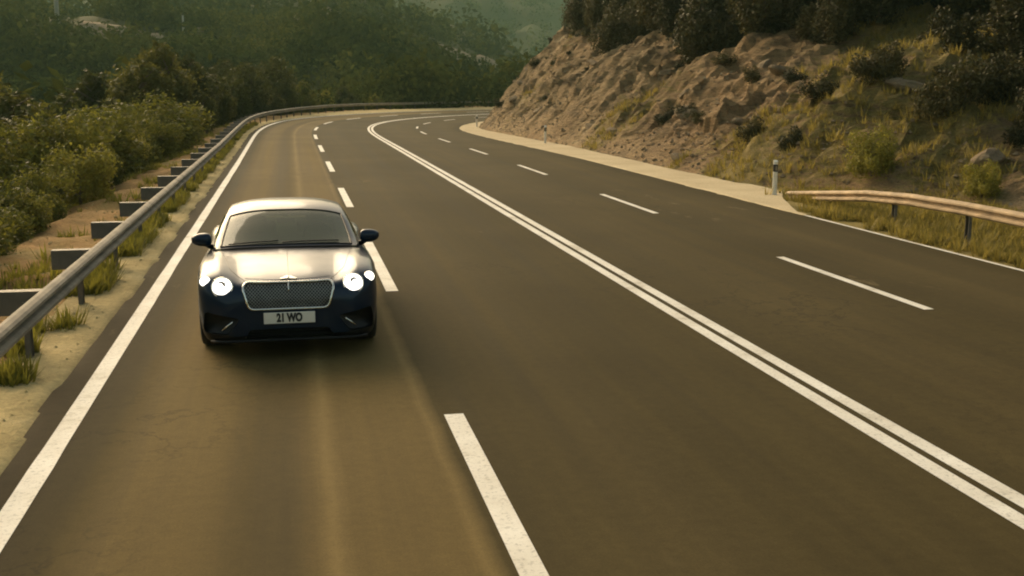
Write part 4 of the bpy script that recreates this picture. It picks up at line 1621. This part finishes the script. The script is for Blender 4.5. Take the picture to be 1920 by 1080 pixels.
# grass tufts
def tufts(name, pts, h, blades, mat, label, cat='grass', seed=9, spread=0.10):
    r = np.random.default_rng(seed)
    n = len(pts)
    a = r.uniform(0, 6.28, (n, blades))
    lean = r.uniform(.1, .75, (n, blades)) * h[:, None]
    q = r.uniform(0, spread, (n, blades)) * (h[:, None] / 0.25)
    bx = pts[:, None, 0] + q * np.cos(a); by = pts[:, None, 1] + q * np.sin(a); bz = np.repeat(pts[:, 2:3], blades, 1) - 0.02
    hh = h[:, None] * r.uniform(.5, 1.15, (n, blades))
    w = hh * 0.07 + 0.004
    px, py = -np.sin(a) * w, np.cos(a) * w
    tx, ty = bx + np.cos(a) * lean, by + np.sin(a) * lean
    V = np.stack([np.stack([bx - px, by - py, bz], -1), np.stack([bx + px, by + py, bz], -1), np.stack([tx, ty, bz + hh], -1)], 2).reshape(-1, 3)
    F = np.arange(len(V)).reshape(-1, 3)
    o = obj(name, mesh_np(name, V, F, False), mat)
    tag(o, label, cat, kind='stuff')
def scatter_left():
    r = np.random.default_rng(31)
    n = 23500
    s = r.uniform(5, 75, n)
    d = np.where(r.random(n) < .45, r.normal(0.12, 0.16, n), r.uniform(.2, 6.5, n))
    o = rail_off(s) - 0.1 - d
    P = road_pt(s, o)
    m = fbm(P[:, 0] * .8, P[:, 1] * .8, 81, 4) + np.where(d > 3.2, 0.40, 0) + np.where(d < .4, 0.10, -0.08)
    keep = (m > np.where(s < 16, 0.22, 0.12)) & (o < -7.34)
    s, o, P = s[keep], o[keep], P[keep]
    P[:, 2] += bank_left(s, o) + 0.02
    dd = np.maximum(rail_off(s) - 0.30 - o, 0)
    P[:, 2] += 0.30 * np.clip(dd, 0, 1) * fbm(P[:, 0] / 1.6, P[:, 1] / 1.6, 5, 4)
    tufts('verge_grass', P, r.uniform(.06, .30, len(P)), 11, M['leaf_bush'], 'green weeds and grass along the left verge and dirt bank')
scatter_left()
def scatter_right():
    r = np.random.default_rng(32)
    n = 9000
    s = r.uniform(6, 27, n)
    o = 6.45 + r.random(n) * (e_base(s) + 0.6 - 6.45)
    P = road_pt(s, o)
    keep = (fbm(P[:, 0] * .8, P[:, 1] * .8, 82, 3) > -0.25) & (o > np.where(s > 23, 7.3, 6.5))
    s, o, P = s[keep], o[keep], P[keep]
    P[:, 2] += -0.02 - 0.22 * np.clip((21 - s) / 4, 0, 1) * np.clip((o - 6.4) / 2.2, 0, 1) * np.clip((e_base(s) - o) / 2.0, 0, 1)
    tufts('dry_grass', P, r.uniform(.10, .30, len(P)), 9, M['grass'], 'dry yellow grass around the right guardrail', seed=10)
    n = 24000
    s = r.uniform(14, 100, n); d = r.uniform(0.2, 16, n)
    o = e_base(s) + d
    P, z, dd = slope_surface(s, o)
    P[:, 2] += z
    v = 0.42 + 0.9 * fbm(P[:, 0] / 7, P[:, 1] / 7, 66, 4) + np.interp(s, [0, 22, 34, 48, 62, 80], [0.20, -0.12, 0.0, -0.15, -0.35, -0.45])
    v += 0.5 * np.clip((dd - np.interp(s, [20, 60, 90], [7.5, 7.0, 8.5])) / 3, 0, 1)
    keep = v > 0.50
    tufts('slope_grass', P[keep], r.uniform(.10, .36, keep.sum()), 8, M['grass'], 'dry grass patches on the rock slope', seed=11, spread=.14)
scatter_right()

# ------------------------------------------------------------------ boulders and stones on the slope
def rock_mesh(name, seed, sub=3, flat=0.7):
    bm = bmesh.new()
    bmesh.ops.create_icosphere(bm, subdivisions=sub, radius=1.0)
    r = np.random.default_rng(seed)
    pl = r.normal(size=(11, 3)); pl /= np.linalg.norm(pl, axis=1, keepdims=True)
    off = r.uniform(.50, .85, 11)
    for v in bm.verts:
        p = np.array(v.co)
        for n_, q in zip(pl, off):
            t = p @ n_
            if t > q: p = p - n_ * (t - q) * 0.9
        p = p * (1 + 0.12 * float(fbm(np.array([p[0] * 2 + seed]), np.array([p[1] * 2 + p[2] * 3]), 91, 3)[0]))
        v.co = (p[0], p[1], p[2] * flat)
    me = bpy.data.meshes.new(name)
    bm.to_mesh(me); bm.free()
    me.materials.append(M['boulder'])
    return me
RM = [rock_mesh('boulder%d' % i, 300 + i) for i in range(5)]
def boulder(loc, sc, label, group=None, k=0, rot=None):
    o = bpy.data.objects.new('boulder', RM[k % 5])
    link(o)
    o.location = loc
    o.scale = sc
    o.rotation_euler = rot or (random.uniform(-.4, .4), random.uniform(-.4, .4), random.uniform(0, 6.28))
    tag(o, label, 'boulder', group)
def boulders():
    r = random.Random(41)
    for k, (s, d, a, lab) in enumerate((
            (24.6, 2.4, 0.85, 'large pale rock slab low on the slope behind the right guardrail'),
            (36.5, 12.5, 0.85, 'light stone at the upper edge of the dry clearing below the dark wood'),
            (30.0, 5.4, 0.9, 'long pale ledge rock halfway up the slope above the nearest marker post'),
            (43.0, 3.2, 0.8, 'pale upright rock on the face right of the middle marker post'))):
        x, y, z = slope_point(s, d)
        boulder((x, y, z - 0.1), (a, a * .75, a * .55), lab, None, k)
    for k in range(70):
        s, d = r.uniform(16, 92), r.uniform(0.6, 9.0)
        x, y, z = slope_point(s, d)
        a = r.uniform(.16, .5)
        boulder((x, y, z - a * .15), (a * r.uniform(.9, 1.5), a, a * r.uniform(.6, 1.0)),
                ('small stone near the slope foot ' if d < 4 else 'small stone high up ') + slope_place(s), ('low stones ' if d < 4 else 'high stones ') + slope_place(s), k)
boulders()
def scree():
    r = np.random.default_rng(51)
    n = 5000
    s = r.uniform(14, 100, n); d = r.uniform(-0.1, 8, n) * r.uniform(.2, 1, n)
    o = e_base(s) + d
    P, z, dd = slope_surface(s, o)
    P[:, 2] += z
    base = np.array([(1, 0, 0), (-1, 0, 0), (0, 1, 0), (0, -1, 0), (0, 0, .8), (0, 0, -.6)])
    f = np.array([(0, 2, 4), (2, 1, 4), (1, 3, 4), (3, 0, 4), (2, 0, 5), (1, 2, 5), (3, 1, 5), (0, 3, 5)])
    sz = (0.03 + 0.09 * r.random(n) ** 3)[:, None, None]
    V = P[:, None, :] + base[None] * sz * r.uniform(.5, 1.3, (n, 6, 3))
    F = (f[None] + (np.arange(n) * 6)[:, None, None]).reshape(-1, 3)
    o = obj('scree', mesh_np('scree', V.reshape(-1, 3), F, False), M['boulder'])
    tag(o, 'scattered small stones over the rock slope', 'stones', kind='stuff')
scree()

# ------------------------------------------------------------------ far hills: pale tracks, outcrops, poles
for k, (px, py, a) in enumerate(((618, 52, 2.6), (632, 46, 2.0), (606, 62, 1.8), (566, 55, 1.8), (582, 78, 1.5), (790, 103, 1.4), (700, 70, 1.0), (372, 74, 1.2))):
    x, y, z = hit(px, py, r0=120)
    boulder((x, y, z + a * .9), (a * 1.2, a, a * 1.3),
            'pale rock outcrop among the trees on the distant hill', 'outcrops on the distant hill', k)
def utility_pole(px, py, label, h=15, w=0.34, arm=True):
    x, y, z = hit(px, py, r0=120)
    r = empty('utility_pole', (x, y, z - 1))
    tube_obj('pole_shaft', [(0, 0, 0), (0, 0, h * .5), (0, 0, h)], [w, w * .85, w * .65], M['pole'], r, 10)
    if arm:
        box_obj('cross_arm', (0, 0, h - 1.0), (3.2, 0.22, 0.22), M['pole'], r)
    for q in (-1.4, 0, 1.4) if arm else (0,):
        tube_obj('insulator', [(q, 0, h - 0.89 if q else h), (q, 0, h - 0.5 if q else h + .4)], [0.12, 0.08], M['black_plastic'], r, 8)
    tag(r, label, 'utility pole', 'utility poles on the hills')
utility_pole(110, 72, 'tall pale utility pole at the far left on the wooded hill', 20, 0.5)
utility_pole(582, 34, 'pale utility pole rising behind the rocky hilltop', 16, 0.5)
utility_pole(345, 78, 'short faint utility pole between the left pole and the rocky hilltop', 6, 0.3, False)

# ------------------------------------------------------------------ haze
def build_haze():
    bm = bmesh.new()
    bm_box(bm, (0, 300, 125), (3900, 3900, 290))
    o = from_bm('haze', bm, None)
    m = bpy.data.materials.new('haze_air')
    m.use_nodes = True
    nt = m.node_tree
    nt.nodes.clear()
    v = nt.nodes.new('ShaderNodeVolumePrincipled')
    v.inputs['Density'].default_value = 0.00032
    v.inputs['Color'].default_value = (0.55, 0.86, 0.62, 1)
    out = nt.nodes.new('ShaderNodeOutputMaterial')
    nt.links.new(v.outputs[0], out.inputs['Volume'])
    o.data.materials.append(m)
    tag(o, 'pale haze hanging over the valley', 'haze', kind='stuff')
build_haze()
